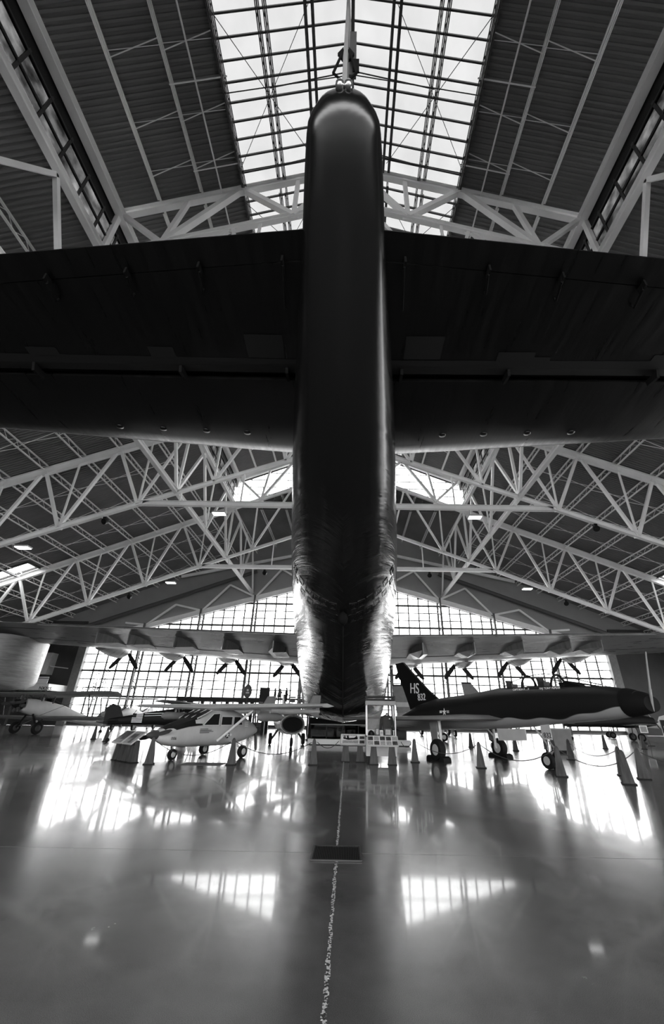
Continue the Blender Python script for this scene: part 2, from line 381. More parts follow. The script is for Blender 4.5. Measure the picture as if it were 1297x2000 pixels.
# ================================================================== skylight
for s, sd in ((-1, 'left'), (1, 'right')):
    sk = struct('skylight', f'white translucent {sd} half of the ridge skylight with dark purlins')
    a, b = V((X0, 0, dHigh(0))), V((X0 + s * 8.45, 0, dHigh(8.45)))
    pm = MB().add([a, b, b + V((0, .955, 0)), a + V((0, .955, 0))], [(0, 1, 2, 3)]).mesh('pane', M['sky'])
    qm = MB().bar(a - V((0, 0, .12)), b - V((0, 0, .12)), .09, .2).mesh('purlin', M['bar'])
    y = -19.9 + .55
    while y < YM - .9:
        link('pane', pm, sk, (0, y, 0)); link('purlin', qm, sk, (0, y - .01, 0)); y += .97
    link('purlin', qm, sk, (0, y, 0))
    for d in (2.7, 5.45, 8.4):
        for ya, yb in spans[:4]:
            link('open_web_joist', jm_s, sk, (X0 + s * (d - .22), ya + .2, dHigh(d) - .28))
            if d < 8: link('open_web_joist', jm_s, sk, (X0 + s * (d + .22), ya + .2, dHigh(d) - .28))
    def rod(p, q, w_): MB().bar(p, q, w_).build('sway_rod', M['bar'], sk)
    for k, (ya, yb) in enumerate(spans[:4]):
        m2 = (ya + yb) / 2
        rod((X0 + s * .4, ya + 3, dHigh(0) - .9), (X0 + s * 2.7, ya + 4.2, dHigh(2.7) - .9), .05)
        for (d0, d1, f0, f1) in ((2.7, 8.3, .05, .45), (8.3, 2.7, .5, .95), (2.7, 8.3, .52, .93), (8.3, 2.7, .04, .42)):
            rod((X0 + s * d0, ya + 18.3 * f0, dHigh(d0) - .8), (X0 + s * d1, ya + 18.3 * f1, dHigh(d1) - .8), .035)
        for f in (.2, .45, .7, .93):
            rod((X0, ya + 18.3 * f, dHigh(0) - .35), (X0 + s * 5.45, ya + 18.3 * f, dHigh(5.45) - 1.0), .06); rod((X0, ya + 18.3 * f, dHigh(0) - 1.0), (X0 + s * 8.4, ya + 18.3 * f, dHigh(8.4) - .75), .05)
    MB().bar((X0 + s * 8.45, YB, dHigh(8.45) - .1), (X0 + s * 8.45, YM, dHigh(8.45) - .1), .12, .3).build('edge_curb', M['mull'], sk)
rb = struct('ridge_beam', 'dark ridge beam running along the top of the skylight')
MB().hbeam((X0, YB, dHigh(0) - .35), (X0, YM, dHigh(0) - .35), .22, .45).build('beam', M['mull'], rb)

# ================================================================== clerestory windows
wn = 1
for s, sd in ((-1, 'left'), (1, 'right')):
    cw = struct(f'window_{wn}', f'grimy two-row clerestory window band high on the {sd}'); wn += 1
    x = X0 + s * 17.1
    pm = MB().box((0, .925, 0), (.02, 1.77, 1.3)).mesh('pane', M['clere'])
    vm = MB().bar((0, 0, -1.6), (0, 0, 1.5), .1, .16).mesh('mullion', M['bar'])
    y = YB + .2; k = 0
    while y < YM - 1.9:
        for z in (30.65, 32.05): link('pane', pm, cw, (x, y + .05, z))
        link('mullion', vm, cw, (x, y, 31.5)); y += 1.85
    link('mullion', vm, cw, (x, y, 31.5))
    for z, t in ((31.35, .12), (32.75, .12)): MB().bar((x, YB, z), (x, YM, z), .14, t).build('transom', M['bar'], cw)
    MB().box((x + s * .1, (YB + YM) / 2, 33.65), (.1, YM - YB, 1.8)).build('solid_panel', M['black'], cw)
    MB().hbeam((x - s * .25, YB, 29.55), (x - s * .25, YM, 29.55), .45, .5).build('sill_beam', M['steel'], cw)
    MB().hbeam((x - s * .3, YB, 34.15), (x - s * .3, YM, 34.15), .55, .6).build('head_beam', M['steel'], cw)
    MB().bar((x - s * .05, YB, 29.85), (x - s * .05, YM, 29.85), .2, .12).build('sill_flashing', M['lgrey'], cw)

# monitor end window (gable between the upper and lower roof)
mw = struct('window_3', 'bright triangular gable window at the far end of the raised roof')
for i in range(-9, 9):
    a, b = i * 1.88, (i + 1) * 1.88
    zb = dLow(min(abs(a), abs(b))) - .1; z = 29.4
    while z < 41.5:
        zt = min(z + 1.277, dHigh(abs(a)) - .5), min(z + 1.277, dHigh(abs(b)) - .5)
        if min(zt) > z + .05:
            MB().add([(X0 + a + .03, YM, z), (X0 + b - .03, YM, z), (X0 + b - .03, YM, zt[1]), (X0 + a + .03, YM, zt[0])], [(0, 1, 2, 3)]).build('pane', M['glass'], mw)
        z += 1.277
    MB().bar((X0 + a, YM, 29.4), (X0 + a, YM, dHigh(abs(a)) - .3), .07).build('mullion', M['bar'], mw)
z = 29.4
while z < 41:
    hw_ = min(17, (41.4 - z) / .42); MB().bar((X0 - hw_, YM, z), (X0 + hw_, YM, z), .09).build('transom', M['bar'], mw); z += 1.277
for s in (-1, 1):
    MB().prism([(0, dHigh(0) + .1), (17.1, dHigh(17.1) + .1), (17.1, dHigh(17.1) - .9), (0, dHigh(0) - .9)], (X0, YM + .05, 0), (s, 0, 0), (0, 0, 1), (0, 1, 0), .1).build('head_panel', M['deck'], mw)

# ================================================================== roof trusses
def cC(d): return 20.1 - .385 * (d - 20.4) if d > 20.4 else 27.7 - .375 * d
def cA(d): return dLow(d) - .55
def cB(d): return dHigh(d) - .55
names = ['roof truss behind the camera above the tail', 'nearest roof truss seen above the tailplane', 'second roof truss just beyond the tailplane', 'third roof truss in front of the glazed end wall']
for k, y in enumerate(FY):
    t = struct('roof_truss', 'light grey steel ' + names[k])
    for s in (-1, 1):
        P = lambda d, z: (X0 + s * d, y, z)
        MB().hbeam(P(0, cB(0)), P(17.1, cB(17.1)), .4, .7).build('upper_chord', M['steel'], t)
        MB().hbeam(P(0, cA(0)), P(17, cA(17)), .36, .46).build('middle_chord', M['steel'], t)
        MB().hbeam(P(17, cA(17)), P(58, cA(58)), .42, .75).build('rafter_chord', M['steel'], t)
        MB().hbeam(P(0, cC(0)), P(20.4, cC(20.4)), .32, .36).build('scissor_chord', M['steel'], t)
        MB().hbeam(P(20.4, cC(20.4)), P(52, cC(52)), .36, .42).build('lower_chord', M['steel'], t)
        webs = [(17, 'B', 17, 'A', .34), (13.1, 'A', 16.8, 'B', .34), (13.1, 'A', 12.2, 'B', .3), (13.1, 'A', 8.5, 'B', .4), (4.2, 'A', 8.3, 'B', .4), (4.2, 'A', 4.2, 'B', .3), (4.2, 'A', .2, 'B', .34),
                (17, 'A', 17, 'C', .34), (16.8, 'A', 13.5, 'C', .34), (13.5, 'C', 13.5, 'A', .26), (13.5, 'C', 8.6, 'A', .34), (8.4, 'A', 6.5, 'C', .34), (6.5, 'C', 6.5, 'A', .24), (6.5, 'C', 1.2, 'A', .34), (1.2, 'A', 0, 'C', .24)]
        d = 20.5
        pa = 17.2
        while d < 50:
            webs += [(pa, 'A', d, 'C', .36 if pa > 18 else .3), (d, 'C', d + .25, 'A', .2), (d + .1, 'C', d + 3.4, 'A', .36)]; pa = d + 3.6; d += 6.9
        zf = dict(A=cA, B=cB, C=cC)
        for a, la, b, lb, wd in webs:
            wd *= 1.0 if lb == 'B' or la == 'B' else .76
            MB().bar(P(a, zf[la](a)), P(b, zf[lb](b)), wd, wd, up=(0, 1, 0)).build('web_member', M['steel'], t)
        for d in (4.5, 10.5, 16.5):
            MB().bar(P(d, 20.1), P(d, cC(d)), .14).build('hanger', M['steel'], t)
        for d in (13.1, 4.2, 8.5): MB().box(P(d, cA(d)), (.8, .06, .8)).build('gusset_plate', M['steel'], t)
        for d in (20.5, 27.4, 34.3): MB().box(P(d, cC(d)), (.8, .06, .65)).build('gusset_plate', M['steel'], t)
        MB().hbeam(P(56, 0), P(56, cA(56)), .6, .6, up=(1, 0, 0)).build('column', M['steel'], t)
    MB().hbeam((X0 - 20.4, y, 20.1), (X0 + 20.4, y, 20.1), .4, .46).build('tie_beam', M['steel'], t)
for s, sd in ((-1, 'left'), (1, 'right')):
    t = struct('longitudinal_truss', f'light grey steel truss along the hall under the {sd} clerestory')
    x = X0 + s * 17.0
    MB().hbeam((x, YB, 21.4), (x, YW, 21.4), .4, .4).build('bottom_chord', M['steel'], t)
    yy = -1.8 - 18.3
    while yy < 70:
        for q in (0, 9.15):
            b0 = yy + q
            MB().bar((x, b0, 21.4), (x, b0 + 4.57, 29.3), .27, .27).build('web_member', M['steel'], t)
            MB().bar((x, b0 + 9.15, 21.4), (x, b0 + 4.57, 29.3), .27, .27).build('web_member', M['steel'], t)
            if q: MB().bar((x, b0, 21.4), (x, b0, 29.3), .16).build('web_member', M['steel'], t)
        yy += 18.3

# ================================================================== glazed end wall
def zt(x): return 24.7 - .281 * abs(x)
edges = [-43.6, -34.4, -25.25, -16.2, -7.2, 7.2, 16.2, 25.25, 34.4, 43.6]
RH = 1.277
full = {}
places = ['far left bay', 'second bay from the left', 'third bay from the left', 'bay just left of the hull', 'bay behind the hull', 'bay just right of the hull', 'third bay from the right', 'second bay from the right', 'far right bay']
mull = {}
for i in range(9):
    xa, xb = edges[i], edges[i + 1]; n = 5 if i != 4 else 8; pw = (xb - xa) / n
    wd = struct(f'window_{4 + i}', f'{places[i]} of the glazed end wall, {n} panes wide')
    for c in range(n):
        a, b = xa + c * pw, xa + (c + 1) * pw; z = .44
        while True:
            t0, t1 = zt(a), zt(b)
            if max(t0, t1) < z + .1: break
            if min(t0, t1) >= z + RH:
                key = round(pw, 3)
                if key not in full: full[key] = MB().add([(.02, 0, .02), (pw - .02, 0, .02), (pw - .02, 0, RH - .02), (.02, 0, RH - .02)], [(0, 1, 2, 3)]).mesh('pane', M['glass'])
                link('pane', full[key], wd, (X0 + a, YW, z))
            else:
                MB().add([(X0 + a + .02, YW, z + .02), (X0 + b - .02, YW, z + .02), (X0 + b - .02, YW, max(z + .03, min(z + RH, t1))), (X0 + a + .02, YW, max(z + .03, min(z + RH, t0)))], [(0, 1, 2, 3)]).build('pane', M['glass'], wd)
            z += RH
        if c: MB().bar((X0 + a, YW - .05, .44), (X0 + a, YW - .05, zt(a)), .19, .16).build('mullion', M['bar'], wd)
    r = 0; z = .44
    while z < max(zt(xa), zt(xb)):
        def clip(x0, x1):
            lim = (24.7 - z) / .281
            return max(x0, -lim), min(x1, lim)
        a, b = clip(xa, xb)
        if b > a:
            hv = r % 3 == 0
            MB().bar((X0 + a, YW - (.12 if hv else .03), z), (X0 + b, YW - (.12 if hv else .03), z), .3 if hv else .14, .28 if hv else .14).build('girt' if hv else 'transom', M['bar'], wd)
        z += RH; r += 1
    # sill
    MB().box((X0 + (xa + xb) / 2, YW, .22), (xb - xa, .25, .44)).build('sill', M['pil'], wd)
for i, x in enumerate(edges[1:-1]):
    c = struct('wind_column', 'laced steel wind column between ' + places[i] + ' and ' + places[i + 1])
    z1 = zt(x) + (.6 if abs(x) > 10 else 1.0)
    for dx, dy in ((-.45, -.35), (.45, -.35), (0, -1.5)):
        MB().bar((X0 + x + dx, YW + dy, 0), (X0 + x + dx * .6, YW + dy, z1), .27).build('chord', M['mull'], c)
    z = .5; q = 1
    while z < z1 - 1.5:
        MB().bar((X0 + x - .45 * q, YW - .35, z), (X0 + x, YW - 1.5, z + .9), .1).build('lacing_bar', M['mull'], c)
        MB().bar((X0 + x, YW - 1.5, z + .9), (X0 + x + .45 * q, YW - .35, z + 1.8), .1).build('lacing_bar', M['mull'], c); z += 1.8; q = -q
# gable cladding above the glazing with its sloping girders and struts
wf = tag(MB().prism([(-60, 0), (-44.5, 0), (-44.5, 12.6), (-43.6, zt(43.6)), (0, 24.7), (43.6, zt(43.6)), (44.5, 12.6), (44.5, 0), (60, 0), (60, dLow(60) + .12), (0, dLow(0) + .12), (-60, dLow(60) + .12)],
     (X0, YW + .3, 0), (1, 0, 0), (0, 0, 1), (0, 1, 0), .7).build('wall_far', M['gable']), 'grey clad gable wall above the big end window', kind='structure')
for s in (-1, 1):
    MB().hbeam((X0, YW - .9, 24.9), (X0 + s * 43.6, YW - .9, zt(43.6) + .2), .35, .8).build('verge_girder', M['steel'], wf)
    MB().hbeam((X0 + s * 16.4, YW - 1.3, 25.2), (X0 + s * 52, YW - 1.3, 12.2), .35, .5).build('gable_rafter', M['mull'], wf)
    MB().hbeam((X0, YW - 1.2, 30.5), (X0 + s * 30, YW - 1.2, 24.0), .35, .45).build('gable_rafter', M['steel'], wf)
    for a, b in ((7.2, 12), (16.2, 12), (16.2, 21), (25.25, 21), (25.25, 30), (34.4, 30), (34.4, 38), (7.2, 2.5)):
        MB().bar((X0 + s * a, YW - .9, zt(a) + .4), (X0 + s * b, YW - .9, 31.3 - .41 * b - (0 if b > 15 else .6)), .3, .3).build('strut', M['steel'], wf)
    MB().box((X0 + s * 44.2, YW - .4, 6.3), (1.3, .8, 12.6)).build('pilaster', M['pil'], wf)
    wl = tag(MB().box((X0 + s * 52.5, YW - .2, 8), (15.2, .3, 16)).build('wall_' + ('inner_left' if s < 0 else 'inner_right'), M['wall']), 'dark painted wall beside the %s end of the big window' % ('left' if s < 0 else 'right'), kind='structure')
    sw = MB(); wx = X0 + s * 60
    for ya, yb, za, zb in (((YB, YW, 0, 18),) if s < 0 else ((YB, 8, 0, 18), (8, 62, 0, .8), (8, 62, 9, 18), (62, YW, 0, 18))): sw.box((wx, (ya + yb) / 2, (za + zb) / 2), (.3, yb - ya, zb - za))
    tag(sw.build('wall_' + ('left' if s < 0 else 'right'), M['wall']), '%s side wall of the hall' % ('left' if s < 0 else 'right'), kind='structure')
    if s > 0:
        wd = struct('window_16', 'long row of glazed doors in the right side wall'); portal((wx - .4, 35, 4.9), (0, rad(90), 0), 8.2, 54)
        pm = MB().add([(0, .03, .8), (0, 2.67, .8), (0, 2.67, 9), (0, .03, 9)], [(0, 1, 2, 3)]).mesh('pane', M['clear'])
        for i in range(20): link('pane', pm, wd, (wx, 8 + 2.7 * i, 0)); MB().bar((wx, 8 + 2.7 * i, .8), (wx, 8 + 2.7 * i, 9), .12).build('mullion', M['mull'], wd)
BW = [(-38, 42, .4, 11.6)]    # glazed doors in the back wall: x0, x1, z0, z1
wb = MB(); zc = 12.0; ybk = YB - .15
wb.prism([(-60, zc), (60, zc), (60, dLow(60) + .2), (17.2, dLow(17.2) + .2), (17.2, dHigh(17.2) + .2), (0, dHigh(0) + .2), (-17.2, dHigh(17.2) + .2), (-17.2, dLow(17.2) + .2), (-60, dLow(60) + .2)], (X0, ybk, 0), (1, 0, 0), (0, 0, 1), (0, 1, 0), .3)
for x0, x1, z0, z1 in ((-60, -38, 0, zc), (-38, 42, 0, .4), (-38, 42, 11.6, zc), (42, 60, 0, zc)):
    wb.box((X0 + (x0 + x1) / 2, ybk, (z0 + z1) / 2), (x1 - x0, .3, z1 - z0))
tag(wb.build('wall_back', M['wall']), 'dark back wall behind the viewer with glazed doors', kind='structure')
for k, (x0, x1, z0, z1) in enumerate(BW):
    wd = struct(f'window_{14 + k}', 'wide glazed hangar door in the back wall')
    portal((X0 + (x0 + x1) / 2, YB - .4, (z0 + z1) / 2), (rad(90), 0, 0), x1 - x0, z1 - z0)
    n = int((x1 - x0) / 2); pw = (x1 - x0) / n
    pm = MB().add([(.03, 0, z0), (pw - .03, 0, z0), (pw - .03, 0, z1), (.03, 0, z1)], [(0, 1, 2, 3)]).mesh('pane', M['clear'])
    for i in range(n):
        link('pane', pm, wd, (X0 + x0 + i * pw, ybk, 0)); MB().bar((X0 + x0 + i * pw, ybk, z0), (X0 + x0 + i * pw, ybk, z1), .1).build('mullion', M['mull'], wd)
tag(MB().box((0, 112, -.2), (260, 80, .1)).build('outside_pavement', M['pave']), 'pale paved forecourt outside the end window', kind='structure')

# ================================================================== THE FLYING BOAT
HX = -.28
fb = thing('flying_boat', (HX, 40, 0), 0, 'enormous flying boat with shade-darkened hull seen from below its tail, filling the hall', 'aircraft')
def fpart(mb, name, m, sm=None, parent=None):
    """parts are modelled in hall coordinates relative to the boat's centre plane; shift into the Empty's space"""
    mb.v = [(p[0], p[1] - 40, p[2]) for p in mb.v]
    return mb.build(name, M[m] if isinstance(m, str) else m, parent or fb, sm)
HW = [(3.84, .1), (3.92, .42), (4.0, .56), (4.36, .86), (4.85, .95), (5.77, 1.06), (6.78, 1.17), (11.6, 1.86), (16.5, 2.42), (21, 2.92), (24, 3.18), (28.2, 3.47), (33, 3.7), (38, 3.85), (48, 3.85), (56, 3.6), (61, 2.9), (65, 1.9), (67.5, .8), (68, .1)]
ZM = [(3.84, 14.5), (4.1, 14.35), (4.85, 14.1), (5.77, 13.6), (6.78, 13.15), (11.6, 11.85), (16.5, 10.7), (21, 9.65), (38, 5.84), (60, 5.8), (68, 5.2)]
ZK = [(3.84, 14.4), (3.92, 14.22), (4.1, 14.02), (4.4, 13.8), (5, 13.45), (6.7, 12.6), (11.6, 10.2), (16.5, 8.1), (20.4, 6.5), (20.9, 6.3), (22, 5.6), (24, 4.3), (26.5, 3.0), (29, 2.1), (31, 1.75), (33, 1.66)]
ZKF = [(33, 1.35), (48, 1.3), (58, 1.8), (64, 3.2), (68, 5.1)]
ZT = [(3.84, 14.62), (3.92, 14.76), (4.1, 14.87), (5.5, 15.0), (6.7, 14.95), (11.6, 14.15), (21, 12.6), (33, 10.6), (38, 9.9), (55, 9.9), (61, 9.2), (66, 7.2), (68, 5.4)]
NS = 20
def smooth_tab(tab, x):
    if x <= tab[0][0]: return tab[0][1]
    if x >= tab[-1][0]: return tab[-1][1]
    n = len(tab); d = [(tab[i + 1][1] - tab[i][1]) / (tab[i + 1][0] - tab[i][0]) for i in range(n - 1)]
    m = [d[0]] + [0 if d[i - 1] * d[i] <= 0 else 2 * d[i - 1] * d[i] / (d[i - 1] + d[i]) for i in range(1, n - 1)] + [d[-1]]
    for i in range(n - 1):
        if x <= tab[i + 1][0]:
            h = tab[i + 1][0] - tab[i][0]; t = (x - tab[i][0]) / h
            return (2 * t**3 - 3 * t * t + 1) * tab[i][1] + (t**3 - 2 * t * t + t) * h * m[i] + (3 * t * t - 2 * t**3) * tab[i + 1][1] + (t**3 - t * t) * h * m[i + 1]
def hull_half(Y, fwd=False):
    hw, zm, zt_ = smooth_tab(HW, Y), smooth_tab(ZM, Y), smooth_tab(ZT, Y); zk = smooth_tab(ZKF if fwd else ZK, Y)
    s = 1.0 if fwd else max(0, min(1, (Y - 19.6) / 8.0)); s = s * s * (3 - 2 * s)
    cx = hw * .74 if fwd else min(hw * .74, max(.05, 2.75 * (max(0, Y - 21.2) / 11.8))); cz = zk + min(.4, (zm - zk) * .3); low = []
    for i in range(NS + 1):
        t = i / NS; a = t * math.pi / 2
        ex, ez = hw * math.sin(a), zm - (zm - zk) * math.cos(a)
        if t < .3: kx, kz = cx * t / .3, zk + (cz - zk) * t / .3
        else:
            u = (t - .3) / .7; pw_ = .75 if fwd else 1.0 - .2 * max(0, min(1, (Y - 22) / 10)); kx = cx + (hw - cx) * u ** pw_; kz = cz + (zm - cz) * u
        low.append((ex + (kx - ex) * s, ez + (kz - ez) * s))
    up = [(hw * math.cos(i / 12 * math.pi / 2), zm + (zt_ - zm) * math.sin(i / 12 * math.pi / 2)) for i in range(1, 13)]
    return low + up
def ring(Y, fwd=False):
    h = hull_half(Y, fwd); return [(x, Y, z) for x, z in h] + [(-x, Y, z) for x, z in h[-2:0:-1]]
ysA = [3.84, 3.86, 3.89, 3.92, 3.97, 4.03, 4.1, 4.2, 4.35, 4.55, 4.8, 5.1] + [5.5 + .6 * i for i in range(24)] + [19.6 + .15 * i for i in range(28)] + [24.0 + .3 * i for i in range(30)] + [33.0]
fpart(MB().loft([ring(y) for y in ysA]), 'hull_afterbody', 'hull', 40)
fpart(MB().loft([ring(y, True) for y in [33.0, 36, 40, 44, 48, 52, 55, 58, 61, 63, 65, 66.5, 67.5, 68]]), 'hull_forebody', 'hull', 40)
# keel strip and sternpost knuckle
fpart(MB().tube([(0, y, smooth_tab(ZK, y) - .02) for y in (20.9, 21.2, 21.6, 22, 22.5, 23, 24, 25, 26, 27, 28, 29, 30, 31, 33)], .045, 6), 'keel_strip', 'rubber')
fpart(MB().lathe([(.02, -.25), (.2, -.1), (.26, .1), (.2, .3), (.05, .4)], (0, 20.7, 6.2), (0, .3, -1), 12), 'tail_bumper', 'matte', 60)
# access panels ringed round the hull in two rows
def hull_pt(Y, t):
    h = hull_half(Y); i = t * NS; k = min(int(i), NS - 1); f = i - k
    return V((h[k][0] + (h[k + 1][0] - h[k][0]) * f, Y, h[k][1] + (h[k + 1][1] - h[k][1]) * f))
pmb = MB()
for a, b in (((-.17, -.26), (.17, -.26)), ((.17, -.26), (.17, .26)), ((.17, .26), (-.17, .26)), ((-.17, .26), (-.17, -.26))): pmb.bar((a[0], a[1], 0), (b[0], b[1], 0), .05, .05)
for a, b in (((-.07, -.15), (.07, -.15)), ((.07, -.15), (.07, .15)), ((.07, .15), (-.07, .15)), ((-.07, .15), (-.07, -.15))): pmb.bar((a[0], a[1], 0), (b[0], b[1], 0), .025, .03)
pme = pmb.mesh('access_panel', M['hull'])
for s in (-1, 1):
    for t in (.12, .22, .33, .44, .56, .70):
        for Y in (20.35, 21.25):
            Yq = Y - .6 * t; p = hull_pt(Yq, t); p1 = hull_pt(Yq, t + .02); p2 = hull_pt(Yq + .2, t)
            ex = V((s * (p1.x - p.x), 0, p1.z - p.z)); ey = V((s * (p2.x - p.x), p2.y - p.y, p2.z - p.z))
            q = V((s * p.x, p.y - 40, p.z)); link('access_panel', pme, fb, Mx=frame(q, ex, ey))
# twin tail lamps
lm = MB().lathe([(.02, -.1), (.09, -.08), (.11, 0), (.09, .08), (.03, .12)], (0, 0, 0), (0, -1, .6), 10).mesh('tail_lamp', M['chrome'], 60)
for x in (-.09, .11): link('tail_lamp', lm, fb, (x, 3.8 - 40, 14.5))
fpart(MB().box((0.01, 3.9, 14.55), (.36, .16, .1)), 'lamp_bracket', 'matte')

# ---- fin and rudder
def slab_sec(pts): return pts
fin = MB(); secs = []
for z, ya, yb, th in ((14.3, 6.6, 17.5, .95), (16.5, 6.5, 16.4, .85), (19, 6.4, 14.8, .7), (22, 6.3, 12.6, .5), (25.0, 6.4, 10.6, .4), (25.8, 6.4, 10.0, .2)):
    c = yb - ya; secs.append([(x * th / 2, ya + c * f, z) for x, f in ((-.55, 0), (-1, .5), (-.7, .85), (0, 1), (.7, .85), (1, .5), (.55, 0))])
fpart(fin.loft(secs), 'fin', 'fin', 50)
rud = MB(); secs = []
for z, ya, th in ((14.95, 4.45, .5), (16.5, 4.4, .5), (19, 4.35, .44), (22, 4.35, .36), (25.0, 4.35, .3), (25.8, 4.9, .2)):
    yb = 6.35; secs.append([(x * th / 2 - .03, ya + (yb - ya) * f, z) for x, f in ((-.28, 0), (-1, .9), (-.6, 1), (.6, 1), (1, .9), (.28, 0))])
rd = fpart(rud.loft(secs), 'rudder', 'fin', 50)
fpart(MB().prism([(-.1, 0), (.1, 0), (.1, 3.4), (-.1, 3.4)], (.18, 4.45, 17.3), (1, 0, 0), (0, 0, 1), (0, 1, 0), .1), 'rudder_tab', 'dgrey', None, rd)
for s, xa in ((-1, -.1), (1, .06)):
    z = [19.0, 16.85, 16.62]
    m = MB().tube([(xa, 4.38, z[0]), (xa + s * .23, 4.25, z[1]), (xa + s * .05, 4.3, z[2])], .035, 6)
    fpart(m, 'rudder_tab_rod', 'matte', None, rd)
    fpart(MB().prism([(0, 0), (.16, .5), (0, 1.0)], (xa, 4.36, 18.1), (s, 0, 0), (0, 0, 1), (0, 1, 0), .06), 'tab_horn', 'matte', None, rd)
fpart(MB().box((.27, 4.4, 17.9), (.18, .05, .9)), 'tab_horn', 'matte', None, rd)

# ---- tailplane, elevators and tabs (left and right)
ZS = 13.35
def yTE(x): return 6.26 + .085 * (x - 1.1)
def yLE(x): return 16.35 - .113 * (x - 2.5)
YH = 11.25
XS = [.6, 2.5, 5, 8, 11, 14, 16.5, 18]
for s in (-1, 1):
    S = lambda x, y, z: (s * x, y, z)
    m = MB(); secs = []
    for x in XS:
        le = yLE(x); t = .72 - .022 * x; c = le - (YH + .1)
        prof = [(0, .62), (.25, .85), (.5, .98), (.75, .95), (.9, .75), (.97, .45), (1.0, 0), (.97, -.45), (.9, -.75), (.75, -.95), (.5, -.98), (.25, -.85), (0, -.62)]
        secs.append([S(x, YH + .1 + c * f, ZS + t * h) for f, h in prof])
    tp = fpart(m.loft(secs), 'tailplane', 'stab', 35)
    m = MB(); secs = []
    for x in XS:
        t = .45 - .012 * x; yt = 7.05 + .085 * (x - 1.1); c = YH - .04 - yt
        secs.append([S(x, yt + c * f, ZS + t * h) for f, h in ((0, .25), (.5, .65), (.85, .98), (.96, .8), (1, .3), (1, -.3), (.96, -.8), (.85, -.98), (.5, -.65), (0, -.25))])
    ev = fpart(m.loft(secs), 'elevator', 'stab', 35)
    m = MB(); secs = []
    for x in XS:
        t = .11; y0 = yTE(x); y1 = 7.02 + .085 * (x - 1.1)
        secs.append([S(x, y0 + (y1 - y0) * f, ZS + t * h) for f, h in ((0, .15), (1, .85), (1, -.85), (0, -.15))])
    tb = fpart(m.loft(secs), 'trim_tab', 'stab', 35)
    fpart(MB().add([S(x, y, z) for x in (.6, 18) for y, z in ((YH - .4, ZS - .1), (YH + .3, ZS - .1), (YH + .3, ZS + .1), (YH - .4, ZS + .1))], [(0, 1, 2, 3), (7, 6, 5, 4), (0, 4, 5, 1), (1, 5, 6, 2), (2, 6, 7, 3), (3, 7, 4, 0)]), 'gap_shade_strip', 'matte', None, tp)  # black strip added in the hinge gap to paint its shade and stop light
    # leading strip and patches on the elevator underside
    def ez(x, y):
        t = .45 - .012 * x; yt = 7.05 + .085 * (x - 1.1); f = (y - yt) / (YH - .04 - yt)
        return ZS - t * lerp_tab([(0, .25), (.5, .65), (.85, .98), (.96, .8), (1, .3)], f)
    def plate(x0, x1, y0, y1, name, e=.012):
        q = MB(); n = 4
        for a in range(n):
            for b in range(n):
                xa, xb_ = x0 + (x1 - x0) * a / n, x0 + (x1 - x0) * (a + 1) / n; ya, yb = y0 + (y1 - y0) * b / n, y0 + (y1 - y0) * (b + 1) / n
                q.add([S(xa, ya, ez(xa, ya) - e), S(xb_, ya, ez(xb_, ya) - e), S(xb_, yb, ez(xb_, yb) - e), S(xa, yb, ez(xa, yb) - e)], [(0, 1, 2, 3)])
        fpart(q, name, 'patch', None, ev)
    plate(1.3, 17.5, 10.35, 11.05, 'leading_strip', .01)
    plate(2.1, 3.4, 9.4, 10.3, 'doped_patch', .016)
    if s < 0: plate(6.0, 6.9, 9.95, 10.4, 'doped_patch', .016); plate(10.2, 11.3, 10.05, 10.4, 'doped_patch', .016)
    else: plate(5.4, 6.7, 10.0, 10.4, 'doped_patch', .016); plate(6.7, 7.3, 10.2, 10.4, 'doped_patch', .016); plate(10.9, 12.0, 10.1, 10.4, 'doped_patch', .016)
    # tab push rods and hinge arms
    for x, L in ((1.75, 1.5), (4.2, .7), (6.4, .7), (8.9, .7)):
        y0 = 6.95 + .085 * (x - 1.1); k = .33
        m = MB().tube([S(x, y0, ZS - .15), S(x - .02, y0 + .05, ZS - k), S(x + .08, y0 + L * .9, ez(x, y0 + L) - .2), S(x + .1, y0 + L, ez(x, y0 + L) + .02)], .035, 6)
        m.box(S(x, y0 + .05, ZS - .18), (.06, .3, .3))
        fpart(m, 'tab_push_rod', 'matte', None, tb)
    for x in (2.1, 6.0, 11.4, 15.8):
        fpart(MB().prism([(0, 0), (.62, .0), (.62, -.22), (.12, -.3)], S(x, YH - .55, ZS - .3), (0, 1, 0), (0, 0, 1), (1, 0, 0), .1), 'hinge_arm', 'matte', None, ev)
    for i, x in enumerate((4.3, 6.1, 8.0, 9.9)):
        fpart(MB().lathe([(.16, 0), (.15, .04), (.05, .07)], S(x, 14.3 - .05 * i, ZS - (.72 - .022 * x) * .96 + .01), (0, .15, -1), 12), 'drain_blister', 'stab', 60, tp)

